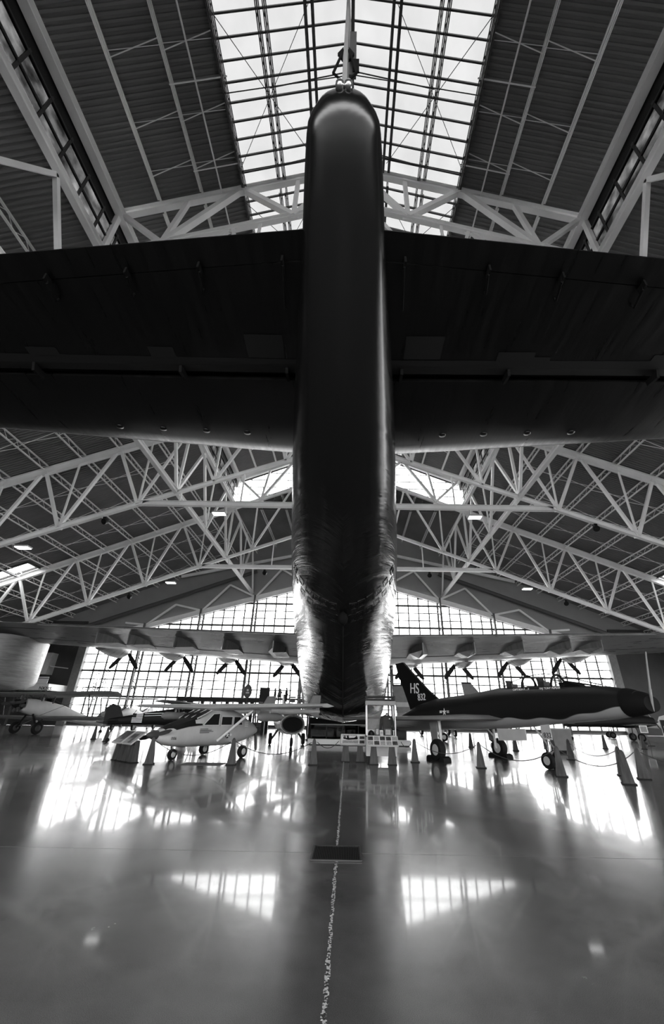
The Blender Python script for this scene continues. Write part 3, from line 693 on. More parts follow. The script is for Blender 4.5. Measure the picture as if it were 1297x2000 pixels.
# ---- wing
def wing_sec(x):
    a = abs(x); yte = 37 + .118 * max(0, a - 4); zte = 8.25 + .044 * a - .17; c = 14.6 - .165 * a; t = 1 - .0105 * a
    prof = [(0, 0), (.17, -.33), (.35, -.75), (.5, -1.1), (.65, -1.38), (.78, -1.42), (.9, -1.15), (.97, -.7), (1, -.1), (.97, .55), (.88, 1.1), (.7, 1.5), (.45, 1.2), (.2, .55), (0, .06)]
    return [(x, yte + c * f, zte + t * h) for f, h in prof]
fpart(MB().loft([wing_sec(x) for x in [-48.6, -48, -44, -38, -32, -26, -20, -14, -9, -4, 0, 4, 9, 14, 20, 26, 32, 38, 44, 48, 48.6]]), 'wing', 'wing', 30)
def wing_bot(x, f):
    a = abs(x); c = 14.6 - .165 * a; t = 1 - .0105 * a
    return V((x, 37 + .118 * max(0, a - 4) + c * f, 8.08 + .044 * a + t * lerp_tab([(0, 0), (.17, -.33), (.35, -.75), (.5, -1.1), (.65, -1.38), (.78, -1.42), (.9, -1.15), (1, -.1)], f)))
for s in (-1, 1):   # flap seam, rear spar seam
    for f in (.17, .5):
        fpart(MB().tube([wing_bot(s * x, f) + V((0, 0, .0)) for x in (4, 14, 26, 38, 47)], .035, 4), 'seam_strip', 'dgrey')
    m = MB()
    fl_ = [wing_bot(s * x, f) - V((0, 0, .05)) for x in (4.2, 30) for f in (0.0, .16)]
    m.add([fl_[0], fl_[1], fl_[3], fl_[2]] + [p - V((0, 0, .1)) for p in (fl_[0], fl_[1], fl_[3], fl_[2])], [(0, 1, 2, 3), (7, 6, 5, 4), (0, 4, 5, 1), (1, 5, 6, 2), (2, 6, 7, 3), (3, 7, 4, 0)])
    fpart(m, 'flap', 'wing')
    for k, px in enumerate(((-6.95, -11.8, -16.6, -21.3, -24.6) if s < 0 else (6.95, 11.9, 16.7, 21.5, 24.7))):
        x = px - HX; p = wing_bot(x, .13); b = 1.2
        secs = []
        for dy, hw_, dep, ch in ((0, .04, b, .8), (2.6, .9, b * .68, .42), (6.0, .85, .03, .02)):
            q = wing_bot(x, .13 + dy / 14); zt_ = q.z + .3
            secs.append([(x - hw_, p.y + dy, zt_), (x - hw_, p.y + dy, q.z - ch), (x, p.y + dy, q.z - dep), (x + hw_, p.y + dy, q.z - ch), (x + hw_, p.y + dy, zt_)])
        fpart(MB().loft(secs), 'nacelle_fairing', 'wing')
    for px, z in (((-7.5, 8.2), (-14.57, 8.42), (-21.14, 8.64), (-28.16, 8.86)) if s < 0 else ((7.7, 8.2), (13.85, 8.3), (20.5, 8.65), (27.3, 9.1))):
        x = px - HX
        nc = fpart(MB().lathe([(.9, -5.5), (1.15, -3), (1.1, -1.2), (.85, -.4), (.35, -.1), (.2, .5), (.02, .8)], (x, 53.6, z), (0, 1, -.02), 14), 'engine_nacelle', 'wing', 40)
        pr = fpart(MB().lathe([(.3, -.2), (.32, .2), (.2, .6), (.02, .8)], (x, 54, z), (0, 1, 0), 10), 'propeller_hub', 'black', 40)
        for a in (40, 140, 220, 320):
            d = V((math.sin(rad(a)), 0, -math.cos(rad(a)))); sd = V((d.z, 0, -d.x)); m = MB(); secs = []
            for r, wd in ((.2, .12), (.6, .2), (1.4, .27), (2.3, .25), (2.75, .14)):
                c = V((x, 54.1, z)) + d * r; secs.append([c + sd * wd, c + V((0, .05, 0)), c - sd * wd, c - V((0, .05, 0))])
            fpart(m.loft(secs), 'propeller_blade', 'black', None, pr)
# ---- wing float (left one in view, right one out beyond the frame edge)
for s in (-1, 1):
    x = (-36.6 if s < 0 else 39.8) - HX; secs = []
    for y, hw_, z0, z1 in ((42.6, .3, 4.4, 8.9), (43.2, 1.6, 4.0, 8.9), (45, 2.3, 3.7, 8.9), (47.5, 2.2, 3.7, 8.9), (50, 1.2, 4.2, 8.9), (51, .2, 5.5, 8.9)):
        secs.append([(x, y, z0), (x + hw_ * .8, y, z0 + .22), (x + hw_ * .96, y, z0 + .6), (x + hw_, y, z1 - 1), (x + hw_, y, z1), (x - hw_, y, z1), (x - hw_, y, z1 - 1), (x - hw_ * .96, y, z0 + .6), (x - hw_ * .8, y, z0 + .22)])
    fpart(MB().loft(secs), 'wing_float', 'float', 60)
# ---- cradles carrying the hull
for y in (37.5, 47):
    c = thing('hull_cradle', (HX, y, 0), 0, 'dark steel cradle under the flying boat hull, ' + ('the nearer one' if y < 40 else 'the farther one'), 'cradle', 'hull cradles')
    MB().box((0, 0, .64), (.28, .7, 1.26)).build('keel_block', M['black'], c)
    for sx in (-1, 1):
        MB().prism([(sx * .15, 0), (sx * 2.9, 0), (sx * 2.75, 1.66), (sx * .15, 1.3)], (0, 0, 0), (1, 0, 0), (0, 0, 1), (0, 1, 0), .8).build('saddle', M['black'], c)
        MB().box((sx * 2.2, 0, .06), (1.6, 1.6, .12)).build('foot_plate', M['dgrey'], c)

# ================================================================== FLOOR FITTINGS
g = thing('drain_grate', (-.11, 6.67, .0), 0, 'black slotted steel drain grate set in the floor joint in the foreground', 'grate')
MB().box((0, 0, .004), (.62, .62, .006)).build('pan', M['matte'], g)
m = MB()
for a, b in (((-.31, -.31), (.31, -.31)), ((.31, -.31), (.31, .31)), ((.31, .31), (-.31, .31)), ((-.31, .31), (-.31, -.31))): m.bar((a[0], a[1], .01), (b[0], b[1], .01), .025, .014)
m.build('frame', M['dgrey'], g)
bm_ = MB().bar((0, -.3, .012), (0, .3, .012), .011, .01).mesh('grate_bar', M['black'])
for i in range(27): link('grate_bar', bm_, g, (-.286 + i * .022, 0, 0))
h = thing('floor_hatch', (-5.3, 17.55, 0), 0, 'long black floor hatch in front of the twin-boom aeroplane', 'hatch')
MB().box((0, 0, .004), (1.5, .85, .006)).build('cover', M['black'], h)
MB().box((0, -.44, .006), (1.56, .03, .012)).build('rim', M['dgrey'], h); MB().box((0, .44, .006), (1.56, .03, .012)).build('rim', M['dgrey'], h)

# ================================================================== STANCHION CONES AND CHAINS
def cone_proto():
    c = thing('barrier_post', (0, 0, 0), 0, '', 'barrier post', 'tapered barrier posts')
    hw0, hw1, H = .15, .062, .8
    MB().loft([[(-a, -a, z), (a, -a, z), (a, a, z), (-a, a, z)] for a, z in ((hw0, .03), (hw1, H), (.035, H + .05), (.008, H + .07))]).build('post', M['cone'], c)
    MB().box((0, 0, .015), (.38, .38, .03)).build('base_plate', M['rubber'], c)
    MB().lathe([(.02, -.075), (.02, .075)], (0, 0, H - .06), (1, 0, 0), 8).build('chain_eye', M['dgrey'], c)
    return c
cones = [(-7.11, 17.09, 'grey tapered post between the left sign pair and the twin-boom aeroplane'), (-4.23, 17.42, 'pale-lit tapered post in front of the twin-boom aeroplane strut'),
 (-1.25, 17.95, 'dark tapered post in front of the low white plinth'), (2.86, 19.74, 'tapered post just right of the uniform display case'),
 (5.07, 17.91, 'tapered post in front of the fighter between its main wheels'), (6.99, 15.59, 'tapered post right in front of the fighter nose wheel'),
 (10.7, 22.49, 'tapered post behind the grey equipment box'), (8.19, 14.0, 'nearest tapered post at the right, foremost of three'),
 (9.37, 16.2, 'tapered post half hidden behind the foremost one at the right'), (9.47, 15.3, 'rightmost tapered post near the frame edge'),
 (10.3, 28.5, 'far tapered post seen under the fighter nose door'), (11.6, 26.2, 'far tapered post left of the grey equipment box'), (8.4, 31.5, 'small far tapered post between the fighter wheels'),
 (-18.3, 33.5, 'far tapered post beyond the left sign pair'), (18.0, 32.5, 'far tapered post under the fighter nose, left of the small easel sign'), (21.0, 33.0, 'far tapered post next to the small easel sign'), (-16.1, 31.0, 'far tapered post behind the left sign panels')]
cp = cone_proto(); cobj = []
for i, (x, y, lb) in enumerate(cones):
    o = cp if i == 0 else copy_tree(cp); o.location = (x, y, 0); o['label'] = lb; o.rotation_euler = (0, 0, math.atan2(-x, y) * .8); cobj.append(o)
def chain(a, b, sag, lb):
    p, q = V((a[0], a[1], .74)), V((b[0], b[1], .74)); n = 14
    d = (q - p).normalized(); p = p + d * .1; q = q - d * .1
    pts = [p.lerp(q, i / n) - V((0, 0, sag * 4 * (i / n) * (1 - i / n))) for i in range(n + 1)]
    tag(MB().tube(pts, .014, 5).build('barrier_chain', M['dgrey'], None, 60), lb, 'chain', 'chains between the barrier posts')
for a, b, sg, lb in ((0, 1, .45, 'chain sagging in front of the twin-boom aeroplane nose'), (1, 2, .4, 'chain sagging right of the pale-lit post toward the white plinth'), (3, 4, .35, 'chain sagging in front of the fighter near main wheel'),
   (4, 5, .4, 'chain sagging toward the fighter nose wheel'), (5, 9, .42, 'long chain sagging in front of the fighter nose to the rightmost post'), (6, 8, .35, 'chain running from the equipment box to the right-hand posts'), (7, 8, .25, 'short chain between the paired posts at the right')):
    chain(cones[a], cones[b], sg, lb)
chain((9.47, 15.3), (12.2, 14.6), .35, 'chain leaving the frame at the right edge')
chain((-1.2, 18.08), (-.27, 19.28), .22, 'chain hanging left of the middle sign stand')
chain((2.2, 19.7), (2.86, 19.74), .2, 'chain between the display case and the post beside it')

# ================================================================== SIGN STANDS
def sign_stand(loc, rz, w, hgt, lb, layout):
    t = thing('sign_stand', loc, rz, lb, 'sign', 'slanted information signs')
    for x in (-w * .3, w * .3):
        MB().loft([[(x - a, -b, z), (x + a, -b, z), (x + a, b, z), (x - a, b, z)] for a, b, z in ((.16, .13, .03), (.09, .09, .72))]).build('leg', M['cone'], t)
        MB().box((x, 0, .015), (.36, .32, .03)).build('base_plate', M['rubber'], t)
    ang = rad(38); ex, ey = V((1, 0, 0)), V((0, math.cos(ang), math.sin(ang))); ez = ex.cross(ey); c = V((0, -.02, .80))
    Mx = frame(c, ex, ey)
    pn = link('panel', MB().box((0, 0, 0), (w, hgt, .03)).mesh('panel', M['paper']), t, Mx=Mx)
    m = MB()
    for a, b in (((-w / 2, -hgt / 2), (w / 2, -hgt / 2)), ((w / 2, -hgt / 2), (w / 2, hgt / 2)), ((w / 2, hgt / 2), (-w / 2, hgt / 2)), ((-w / 2, hgt / 2), (-w / 2, -hgt / 2))): m.bar((a[0], a[1], 0), (b[0], b[1], 0), .035, .05)
    m.build('frame', M['lgrey'], pn)
    for kind, x, y, a, b in layout:
        MB().box((x * w, y * hgt, .017), (a * w, b * hgt, .004)).build('photo_print' if kind == 'p' else 'text_block', M['photo' if kind == 'p' else 'text'], pn)
    return pn
lay10 = []
for r in range(2):
    for c in range(5):
        lay10.append(('p' if (r, c) in ((0, 0), (1, 1), (0, 2), (0, 3), (1, 4)) else 't', -.4 + c * .2, .24 - r * .47, .17, .4))
sign_stand((1.43, 18.5, 0), 0, 1.2, .5, 'slanted sign with ten photo and text tiles in front of the uniform case', lay10)
pn = sign_stand((.26, 19.42, 0), rad(-3), 1.0, .55, 'slanted aircraft sign just left of the uniform display case', [('t', .02, .4, .3, .1), ('p', .38, .18, .2, .28), ('p', .38, -.26, .2, .3), ('t', -.1, -.26, .66, .3), ('t', -.3, .38, .3, .12)])
MB().prism([(-.42, .2), (-.4, .02), (-.2, -.04), (.2, .0), (.2, .08), (.16, .2), (.05, .08), (-.16, .06), (-.2, .2), (-.26, .2), (-.25, .06), (-.3, .06), (-.33, .2), (-.38, .2), (-.36, .07)], (0, 0, .02), (1, 0, 0), (0, 1, 0), (0, 0, 1), .004).build('aircraft_silhouette', M['black'], pn)
sign_stand((-8.8, 18.33, 0), rad(-41), .8, .62, 'dark slanted sign panel at the far left of the pair near the twin-boom aeroplane', [('p', -.28, .18, .3, .4), ('p', .15, .1, .45, .6), ('t', -.1, -.32, .7, .2), ('p', .05, .4, .8, .12)]).data.materials[0] = M['mgrey']
sign_stand((-8.12, 17.74, 0), rad(-41), .8, .62, 'dark slanted sign panel on the right of the pair, nearest the twin-boom aeroplane', [('p', -.1, .12, .55, .3), ('t', .32, .0, .18, .7), ('t', -.25, -.3, .35, .25), ('p', .1, -.25, .2, .35), ('t', -.2, .38, .4, .12)]).data.materials[0] = M['mgrey']

# ================================================================== DISPLAY CASE WITH UNIFORM
dc = thing('display_case', (1.44, 19.65, 0), 0, 'tall glass display case with grey base and dark cap holding a dark uniform jacket', 'display case')
MB().box((0, 0, .57), (1.26, .86, .68)).build('base', M['lgrey'], dc)
for x in (-.52, .52):
    for y in (-.32, .32): MB().box((x, y, .115), (.14, .14, .23)).build('foot', M['black'], dc)
MB().box((0, 0, .935), (1.28, .88, .05)).build('deck_trim', M['black'], dc)
MB().box((0, 0, 2.2), (1.28, .88, .16)).build('cap', M['mgrey'], dc)
m = MB()
for x in (-.6, .6):
    for y in (-.4, .4): m.bar((x, y, 2.28), (x, y, 2.45), .05)
for a, b in (((-.6, -.4), (.6, -.4)), ((.6, -.4), (.6, .4)), ((.6, .4), (-.6, .4)), ((-.6, .4), (-.6, -.4)), ((-.6, 0), (.6, 0))):
    m.bar((a[0], a[1], 2.45), (b[0], b[1], 2.45), .06); m.bar((a[0], a[1], 2.34), (b[0], b[1], 2.34), .04)
m.build('top_light_frame', M['black'], dc)
for x in (-.6, .6):
    for y in (-.4, .4): MB().box((x, y, 1.54), (.04, .04, 1.16)).build('corner_post', M['white'], dc)
for a, b in (((-.6, -.4), (.6, -.4)), ((.6, -.4), (.6, .4)), ((.6, .4), (-.6, .4)), ((-.6, .4), (-.6, -.4))):
    MB().add([(a[0], a[1], .97), (b[0], b[1], .97), (b[0], b[1], 2.11), (a[0], a[1], 2.11)], [(0, 1, 2, 3)]).build('glass_pane', M['case'], dc)
jk = thing('uniform_jacket', (1.72, 19.68, .962), 0, 'dark collared uniform jacket on a stand inside the glass case', 'jacket')
MB().tube([(0, 0, 0), (0, 0, .3)], .02, 8).build('stand_pole', M['white'], jk); MB().lathe([(.14, 0), (.14, .02), (.03, .04)], (0, 0, 0), (0, 0, 1), 12).build('stand_base', M['white'], jk)
secs = []
for z, a, b in ((.2, .19, .12), (.3, .2, .13), (.5, .22, .14), (.66, .23, .13), (.74, .19, .1), (.79, .09, .07)):
    secs.append([(a * math.cos(t), b * math.sin(t), z) for t in [2 * math.pi * i / 16 for i in range(16)]])
MB().loft(secs).build('torso', M['cloth'], jk, 50)
for s in (-1, 1):
    MB().tube([(s * .17, 0, .73), (s * .23, -.01, .6), (s * .265, -.04, .4), (s * .27, -.06, .2)], [.06, .065, .055, .045], 10).build('sleeve', M['cloth'], jk, 50)
    MB().tube([(s * .27, -.062, .2), (s * .27, -.065, .17)], .04, 8).build('cuff', M['white'], jk)
    MB().prism([(0, .0), (s * .08, .06), (s * .07, -.04), (0, -.09)], (0, -.12, .75), (1, 0, 0), (0, .3, 1), (0, 1, 0), .02).build('collar', M['cloth'], jk)
MB().prism([(-.03, .06), (.03, .06), (0, -.08)], (0, -.125, .73), (1, 0, 0), (0, .2, 1), (0, 1, 0), .01).build('shirt_front', M['white'], jk)
MB().box((.11, -.138, .64), (.05, .01, .03)).build('badge', M['white'], jk)
MB().tube([(0, 0, .78), (0, 0, .87)], [.05, .045], 10).build('neck_form', M['dgrey'], jk)
o = MB().lathe([(.12, 0), (.14, .05), (.11, .14), (.05, .19), (.01, .2)], (1.03, 19.45, .962), (0, 0, 1), 14).build('flight_helmet', M['black'], None, 60); tag(o, 'black rounded helmet at the bottom left inside the glass case', 'helmet')
for (x, y, wd, hg, lb) in ((1.29, 19.5, .16, .28, 'framed medal board standing inside the glass case'), (1.47, 19.42, .14, .2, 'small light certificate standing inside the glass case'), (1.74, 19.36, .3, .27, 'dark framed plaque below the jacket in the glass case')):
    t = thing('plaque', (x, y, .962), 0, lb, 'plaque', 'plaques in the uniform case')
    MB().prism([(0, 0), (.03, 0), (.08, hg), (.05, hg)], (0, 0, 0), (0, 1, 0), (0, 0, 1), (1, 0, 0), wd).build('board', M['dgrey' if wd != .14 else 'offw'], t)
    MB().prism([(-.004, .04), (0, .04), (.04, hg - .04), (.036, hg - .04)], (0, 0, 0), (0, 1, 0), (0, 0, 1), (1, 0, 0), wd * .7).build('print', M['text'], t)
t = thing('photo_board', (1.2, 19.85, .962), 0, 'large aerial photograph board at the back left of the glass case', 'photograph')
MB().box((0, 0, .42), (.62, .02, .42)).build('print', M['photo'], t); MB().box((0, .02, .2), (.66, .02, .4)).build('backing', M['lgrey'], t)

# ================================================================== low plinth and glass screen under the hull
pl = thing('low_plinth', (.85, 31.4, 0), 0, 'long low white plinth on the floor under the flying boat', 'plinth')
MB().box((0, 0, .2), (6.9, .8, .3)).build('top', M['white'], pl); MB().box((0, 0, .03), (6.7, .7, .06)).build('kick', M['black'], pl)
gs = thing('glass_screen', (.95, 33.2, 0), 0, 'dark smoked glass screen with posts and handrail below the hull', 'screen')
for i in range(6): MB().box((-3.0 + i * 1.15, 0, .62), (1.1, .02, 1.1)).build('pane', M['dglass'], gs)
for i in range(7): MB().box((-3.57 + i * 1.15, .0, .6), (.06, .06, 1.2)).build('post', M['black'], gs)
MB().box((-.1, 0, 1.2), (7.0, .08, .06)).build('handrail', M['mgrey'], gs)

# ================================================================== AIRCRAFT HELPERS
def oval(x, zt_, zb, hw, n=20, p=1.0):
    zm_, hz = (zt_ + zb) / 2, (zt_ - zb) / 2; r = []
    for i in range(n):
        t = 2 * math.pi * i / n; c, q = math.cos(t), math.sin(t)
        r.append((x, hw * math.copysign(abs(c) ** p, c), zm_ + hz * math.copysign(abs(q) ** p, q)))
    return r
def body(parent, name, st, m, p=1.0, n=20, sm=50):
    return MB().loft([oval(x, a, b, h, n, p) for x, a, b, h in st]).build(name, m, parent, sm)
def wing_panel(parent, name, pts, m, th):
    """pts: (xLE, xTE, y, z) sections from root to tip"""
    return MB().loft([[(le, y, z), (le + (te - le) * .12, y, z + th * .75 * k), (le + (te - le) * .4, y, z + th * k), (te, y, z + .01), (le + (te - le) * .5, y, z - th * .45 * k), (le + (te - le) * .1, y, z - th * .4 * k)] for le, te, y, z, k in [(a, b, c, d, max(.35, 1 - .5 * i / max(1, len(pts) - 1))) for i, (a, b, c, d) in enumerate(pts)]]).build(name, m, parent, 40)
def wheel(parent, c, r, w, hub=True, hm='lgrey'):
    wh = MB().lathe([(r * .55, -w / 2), (r * .9, -w / 2), (r, -w * .25), (r, w * .25), (r * .9, w / 2), (r * .55, w / 2)], c, (0, 1, 0), 20).build('wheel', M['rubber'], parent, 50)
    if hub: MB().lathe([(r * .5, -w / 2 - .01), (r * .56, -w / 2 + .02), (r * .56, w / 2 - .02), (r * .5, w / 2 + .01), (r * .2, w / 2 + .03)], c, (0, 1, 0), 14).build('hub', M[hm], wh, 40)
    return wh
def strut(parent, name, p, q, r, m='lgrey', n=8): return MB().tube([p, q], r, n).build(name, M[m], parent, 60)
def star_mark(parent, o, ex, ey, sz, bars=True, dark=True):
    Mx = frame(o, ex, ey)
    if dark: link('insignia_disc', MB().lathe([(sz * 1.08, 0), (sz * 1.08, .006)], (0, 0, 0), (0, 0, 1), 20).mesh('insignia_disc', M['black']), parent, Mx=Mx)
    st = [(sz * (1 if i % 2 == 0 else .39) * math.sin(math.pi * i / 5), sz * (1 if i % 2 == 0 else .39) * math.cos(math.pi * i / 5)) for i in range(10)]
    link('insignia_star', MB().prism(st, (0, 0, .012), (1, 0, 0), (0, 1, 0), (0, 0, 1), .01).mesh('insignia_star', M['white']), parent, Mx=Mx)
    if bars:
        m = MB()
        for s in (-1, 1):
            for y in (.22, -.12): m.box((s * sz * 1.6, y * sz, .012), (sz * 1.0, sz * .24, .01))
        link('insignia_bars', m.mesh('insignia_bars', M['white']), parent, Mx=Mx)
def blade_prop(parent, c, ax, n, R, wd, m='dgrey', a0=0, hubr=.16):
    c, ax = V(c), V(ax).normalized(); u = V((0, 0, 1)) if abs(ax.z) < .9 else V((1, 0, 0)); a = ax.cross(u).normalized(); b = ax.cross(a)
    hub = MB().lathe([(hubr, -.1), (hubr, .1), (hubr * .6, .28), (.02, .38)], c, ax, 12).build('propeller_hub', M[m], parent, 50)
    for k in range(n):
        t = a0 + 2 * math.pi * k / n; d = a * math.cos(t) + b * math.sin(t); q = d.cross(ax); secs = []
        for f, w_ in ((.05, .4), (.25, .9), (.6, 1.0), (.9, .8), (1, .35)):
            p = c + d * R * f; secs.append([p + q * wd * w_ / 2 + ax * .03, p + ax * .03, p - q * wd * w_ / 2 - ax * .02, p - ax * .02])
        MB().loft(secs).build('propeller_blade', M[m], hub, 30)
    return hub

# ================================================================== DARK JET FIGHTER
def two_tone():
    m, N, L, b = nt('dark_over_light_camouflage'); b.inputs['Roughness'].default_value = .4; b.inputs['Specular IOR Level'].default_value = .25
    tc = N.new('ShaderNodeTexCoord'); sp = N.new('ShaderNodeSeparateXYZ'); L.new(tc.outputs['Object'], sp.inputs[0])
    def mth(op, *a):
        n = N.new('ShaderNodeMath'); n.operation = op
        for k, q in enumerate(a):
            if isinstance(q, (int, float)): n.inputs[k].default_value = q
            else: L.new(q, n.inputs[k])
        return n.outputs[0]
    rise = N.new('ShaderNodeMapRange'); rise.interpolation_type = 'SMOOTHSTEP'; L.new(sp.outputs[0], rise.inputs[0])
    rise.inputs[1].default_value = 5.2; rise.inputs[2].default_value = 8.2; rise.inputs[3].default_value = 1.68; rise.inputs[4].default_value = 2.02
    wv = mth('MULTIPLY', mth('SINE', mth('MULTIPLY', sp.outputs[0], 4.2)), .035)
    lim = mth('ADD', rise.outputs[0], wv)
    st = mth('MULTIPLY', mth('SUBTRACT', sp.outputs[2], lim), 40.0)
    cl = N.new('ShaderNodeClamp'); L.new(mth('ADD', st, .5), cl.inputs[0])
    ns = N.new('ShaderNodeTexNoise'); ns.inputs['Scale'].default_value = 1.2; L.new(tc.outputs['Object'], ns.inputs['Vector'])
    mx = N.new('ShaderNodeMix'); mx.data_type = 'RGBA'; L.new(cl.outputs[0], mx.inputs[0])
    mx.inputs[6].default_value = (.36, .36, .36, 1); mx.inputs[7].default_value = (.012, .012, .012, 1)
    L.new(mx.outputs[2], b.inputs['Base Color']); return m
M['camo'] = two_tone()
jf = thing('jet_fighter', (5.77, 21.82, 0), math.atan2(-.898, .44), 'big dark two-seat jet fighter with white HS 832 on its tail, nose to the right', 'jet')
body(jf, 'fuselage', [(8.62, 2.36, 1.9, .4), (8.35, 2.52, 1.82, .5), (7.4, 2.71, 1.68, .62), (6, 2.8, 1.58, .7), (5, 2.84, 1.5, .76), (4, 2.88, 1.4, .82), (2.5, 2.9, 1.3, .86), (.8, 2.74, 1.22, .88), (-1, 2.66, 1.18, .88), (-2, 2.6, 1.14, .86), (-3.5, 2.36, 1.08, .78), (-4.8, 1.98, 1.04, .66), (-5.8, 1.66, 1.02, .45)], M['camo'], .92, 24)
MB().lathe([(.44, 0), (.42, .02)], (0, 0, 0), (1, 0, 0), 20).build('exhaust', M['black'], jf).matrix_basis = Matrix.Translation((-5.84, 0, 1.34)) @ Matrix.Diagonal((1, 1, .72, 1))
body(jf, 'intake_lip', [(8.66, 2.36, 1.9, .41), (8.5, 2.47, 1.85, .47), (8.05, 2.61, 1.76, .575), (7.95, 2.62, 1.75, .57)], M['matte'], .92, 24)
MB().prism([(-2.0, 2.55), (-2.9, 3.06), (-5.28, 4.74), (-6.1, 4.73), (-5.75, 3.8), (-5.62, 3.75), (-4.55, 1.9), (-3.4, 2.2)], (0, 0, 0), (1, 0, 0), (0, 0, 1), (0, 1, 0), .14).build('tail_fin', M['dgrey'], jf).data.materials[0] = M['black']
text('lettering', 'HS', .78, M['white'], jf, frame((-4.13, -.085, 3.18), (1, 0, -.06), (.06, 0, 1)))
text('lettering', '832', .5, M['white'], jf, frame((-3.48, -.085, 2.71), (1, 0, .02), (0, 0, 1)))
star_mark(jf, (-.53, -.9, 1.94), (1, 0, 0), (0, 0, 1), .17, True, False)
for s in (-1, 1):
    wing_panel(jf, 'wing', [(3.1, -2.3, s * .7, 1.66), (1.9, -2.5, s * 1.8, 1.63), (-2.1, -3.6, s * 5.6, 1.54)], M['mgrey'], .2)
    wing_panel(jf, 'stabilator', [(-3.6, -5.6, s * .5, 1.25), (-5.2, -6.3, s * 2.6, 1.2)], M['mgrey'], .1)
    # main gear
    x = .28 if s < 0 else -.28; y = s * 2.08
    wheel(jf, (x, y, .42), .42, .3)
    strut(jf, 'gear_leg', (x, y - s * .22, .4), (x - .05, y - s * .22, 1.6), .07); strut(jf, 'gear_brace', (x, y - s * .25, .9), (x - .5, y - s * .6, 1.6), .045)
    MB().prism([(-.22, 0), (.2, 0), (.26, .95), (-.3, .95)], (x - .3, y - s * .1, .72), (1, 0, 0), (0, 0, 1), (0, 1, 0), .04).build('gear_door', M['mgrey'], jf)
    c = thing('wheel_chock', tuple((Matrix.Translation((5.77, 21.82, 0)) @ Matrix.Rotation(math.atan2(-.898, .44), 4, 'Z')) @ V((x, y, 0))), math.atan2(-.898, .44), 'black chocks under the ' + ('near' if s < 0 else 'far') + ' main wheel of the dark fighter', 'chock', 'fighter wheel chocks')
    for k in (-1, 1): MB().prism([(k * .22, 0), (k * .62, 0), (k * .6, .14), (k * .46, .2)], (0, 0, 0), (1, 0, 0), (0, 0, 1), (0, 1, 0), .4).build('wedge', M['rubber'], c)
    MB().box((0, .24 * s, .02), (.6, .03, .03)).build('tie_bar', M['black'], c)
for y in (-.14, .14): wheel(jf, (4.42, y, .28), .28, .17)
strut(jf, 'nose_leg', (4.42, 0, .28), (4.5, 0, 1.55), .06, 'chrome'); strut(jf, 'nose_drag_brace', (4.45, 0, .75), (3.9, 0, 1.4), .035); strut(jf, 'torque_link', (4.42, -.02, .4), (4.7, -.02, .7), .03, 'mgrey'); strut(jf, 'torque_link', (4.7, -.02, .7), (4.48, -.02, .95), .03, 'mgrey')
nd = MB().prism([(-.2, 0), (.22, 0), (.2, .62), (-.24, .62)], (4.62, -.2, .98), (1, 0, 0), (0, 0, 1), (0, 1, 0), .03).build('nose_gear_door', M['lgrey'], jf)
text('lettering', '832', .24, M['black'], nd, frame((4.66, -.22, 1.12), (1, 0, 0), (0, 0, 1)), .004)
MB().prism([(0, 0), (1.5, .06), (1.5, .46), (0, .44)], (2.35, -.45, .86), (1, 0, 0), (0, 0, 1), (0, 1, 0), .05).build('speed_brake', M['lgrey'], jf)
# canopy, frames, seats
def can_sec(x):
    zt_ = lerp_tab([(2.55, 2.9), (3.0, 3.08), (4, 3.27), (4.9, 3.3), (5.4, 3.22), (6.2, 3.02), (7.2, 2.74)], x); zb = lerp_tab([(2.55, 2.88), (5, 2.78), (7.2, 2.66)], x) - .05
    hw_ = lerp_tab([(2.55, .25), (3.2, .4), (5, .44), (6.2, .36), (7.2, .12)], x); return [(x, hw_ * math.cos(t), zb + (zt_ - zb) * math.sin(t)) for t in [math.pi * i / 14 for i in range(15)]]
cn = MB().loft([can_sec(x) for x in (2.55, 2.8, 3.2, 3.6, 4.0, 4.5, 5.0, 5.4, 5.8, 6.3, 6.8, 7.2)], False, False).build('canopy', M['canopy'], jf, 60)
for x, lean in ((4.02, .0), (5.42, .0)):
    MB().tube([(p[0] + lean * (p[2] - 2.8), p[1] * 1.02, p[2] + .008) for p in can_sec(x)], .045, 6).build('canopy_frame', M['black'], cn, 60)
MB().tube([V(can_sec(x)[7]) + V((0, 0, .005)) for x in (2.6, 3.2, 4, 4.9, 5.4, 6.3, 7.15)], .018, 5).build('canopy_spine', M['black'], cn)
for k in (3, 11): MB().tube([can_sec(x)[k] for x in (5.42, 6.0, 6.6, 7.15)], .02, 5).build('windscreen_frame', M['black'], cn)
for s in (0, 14): MB().tube([can_sec(x)[s] for x in (2.6, 3.2, 4, 5, 6, 7.1)], .04, 5).build('canopy_rail', M['black'], cn)
for x, nm in ((4.75, 'front'), (3.1, 'rear')):
    st = MB().box((x, 0, 2.86), (.3, .36, .3)).build('ejection_seat', M['dgrey'], jf); MB().prism([(0, 0), (.12, 0), (.02, .3), (-.1, .3)], (x - .12, 0, 2.86), (1, 0, 0), (0, 0, 1), (0, 1, 0), .3).build('headrest', M['dgrey'], st)
MB().tube([(4.63, 0, 3.14), (4.63, -.08, 3.2), (4.63, 0, 3.27), (4.63, .08, 3.2), (4.63, 0, 3.14)], .012, 5).build('face_blind_handle', M['black'], jf)
MB().prism([(0, 0), (.9, -.06), (.75, .02), (.25, .13), (0, .12)], (5.6, 0, 2.8), (1, 0, 0), (0, 0, 1), (0, 1, 0), .4).build('instrument_shroud', M['black'], jf)
for x, z, wd, tx in ((4.15, 2.73, .78, 'CAPT RON F......R'), (5.52, 2.71, .78, 'MAJ TONY McPEAK')):
    n = text('name_lettering', tx, .11, M['white'], jf, frame((x, -.66, z), (1, 0, -.02), (0, .35, 1)), .004)
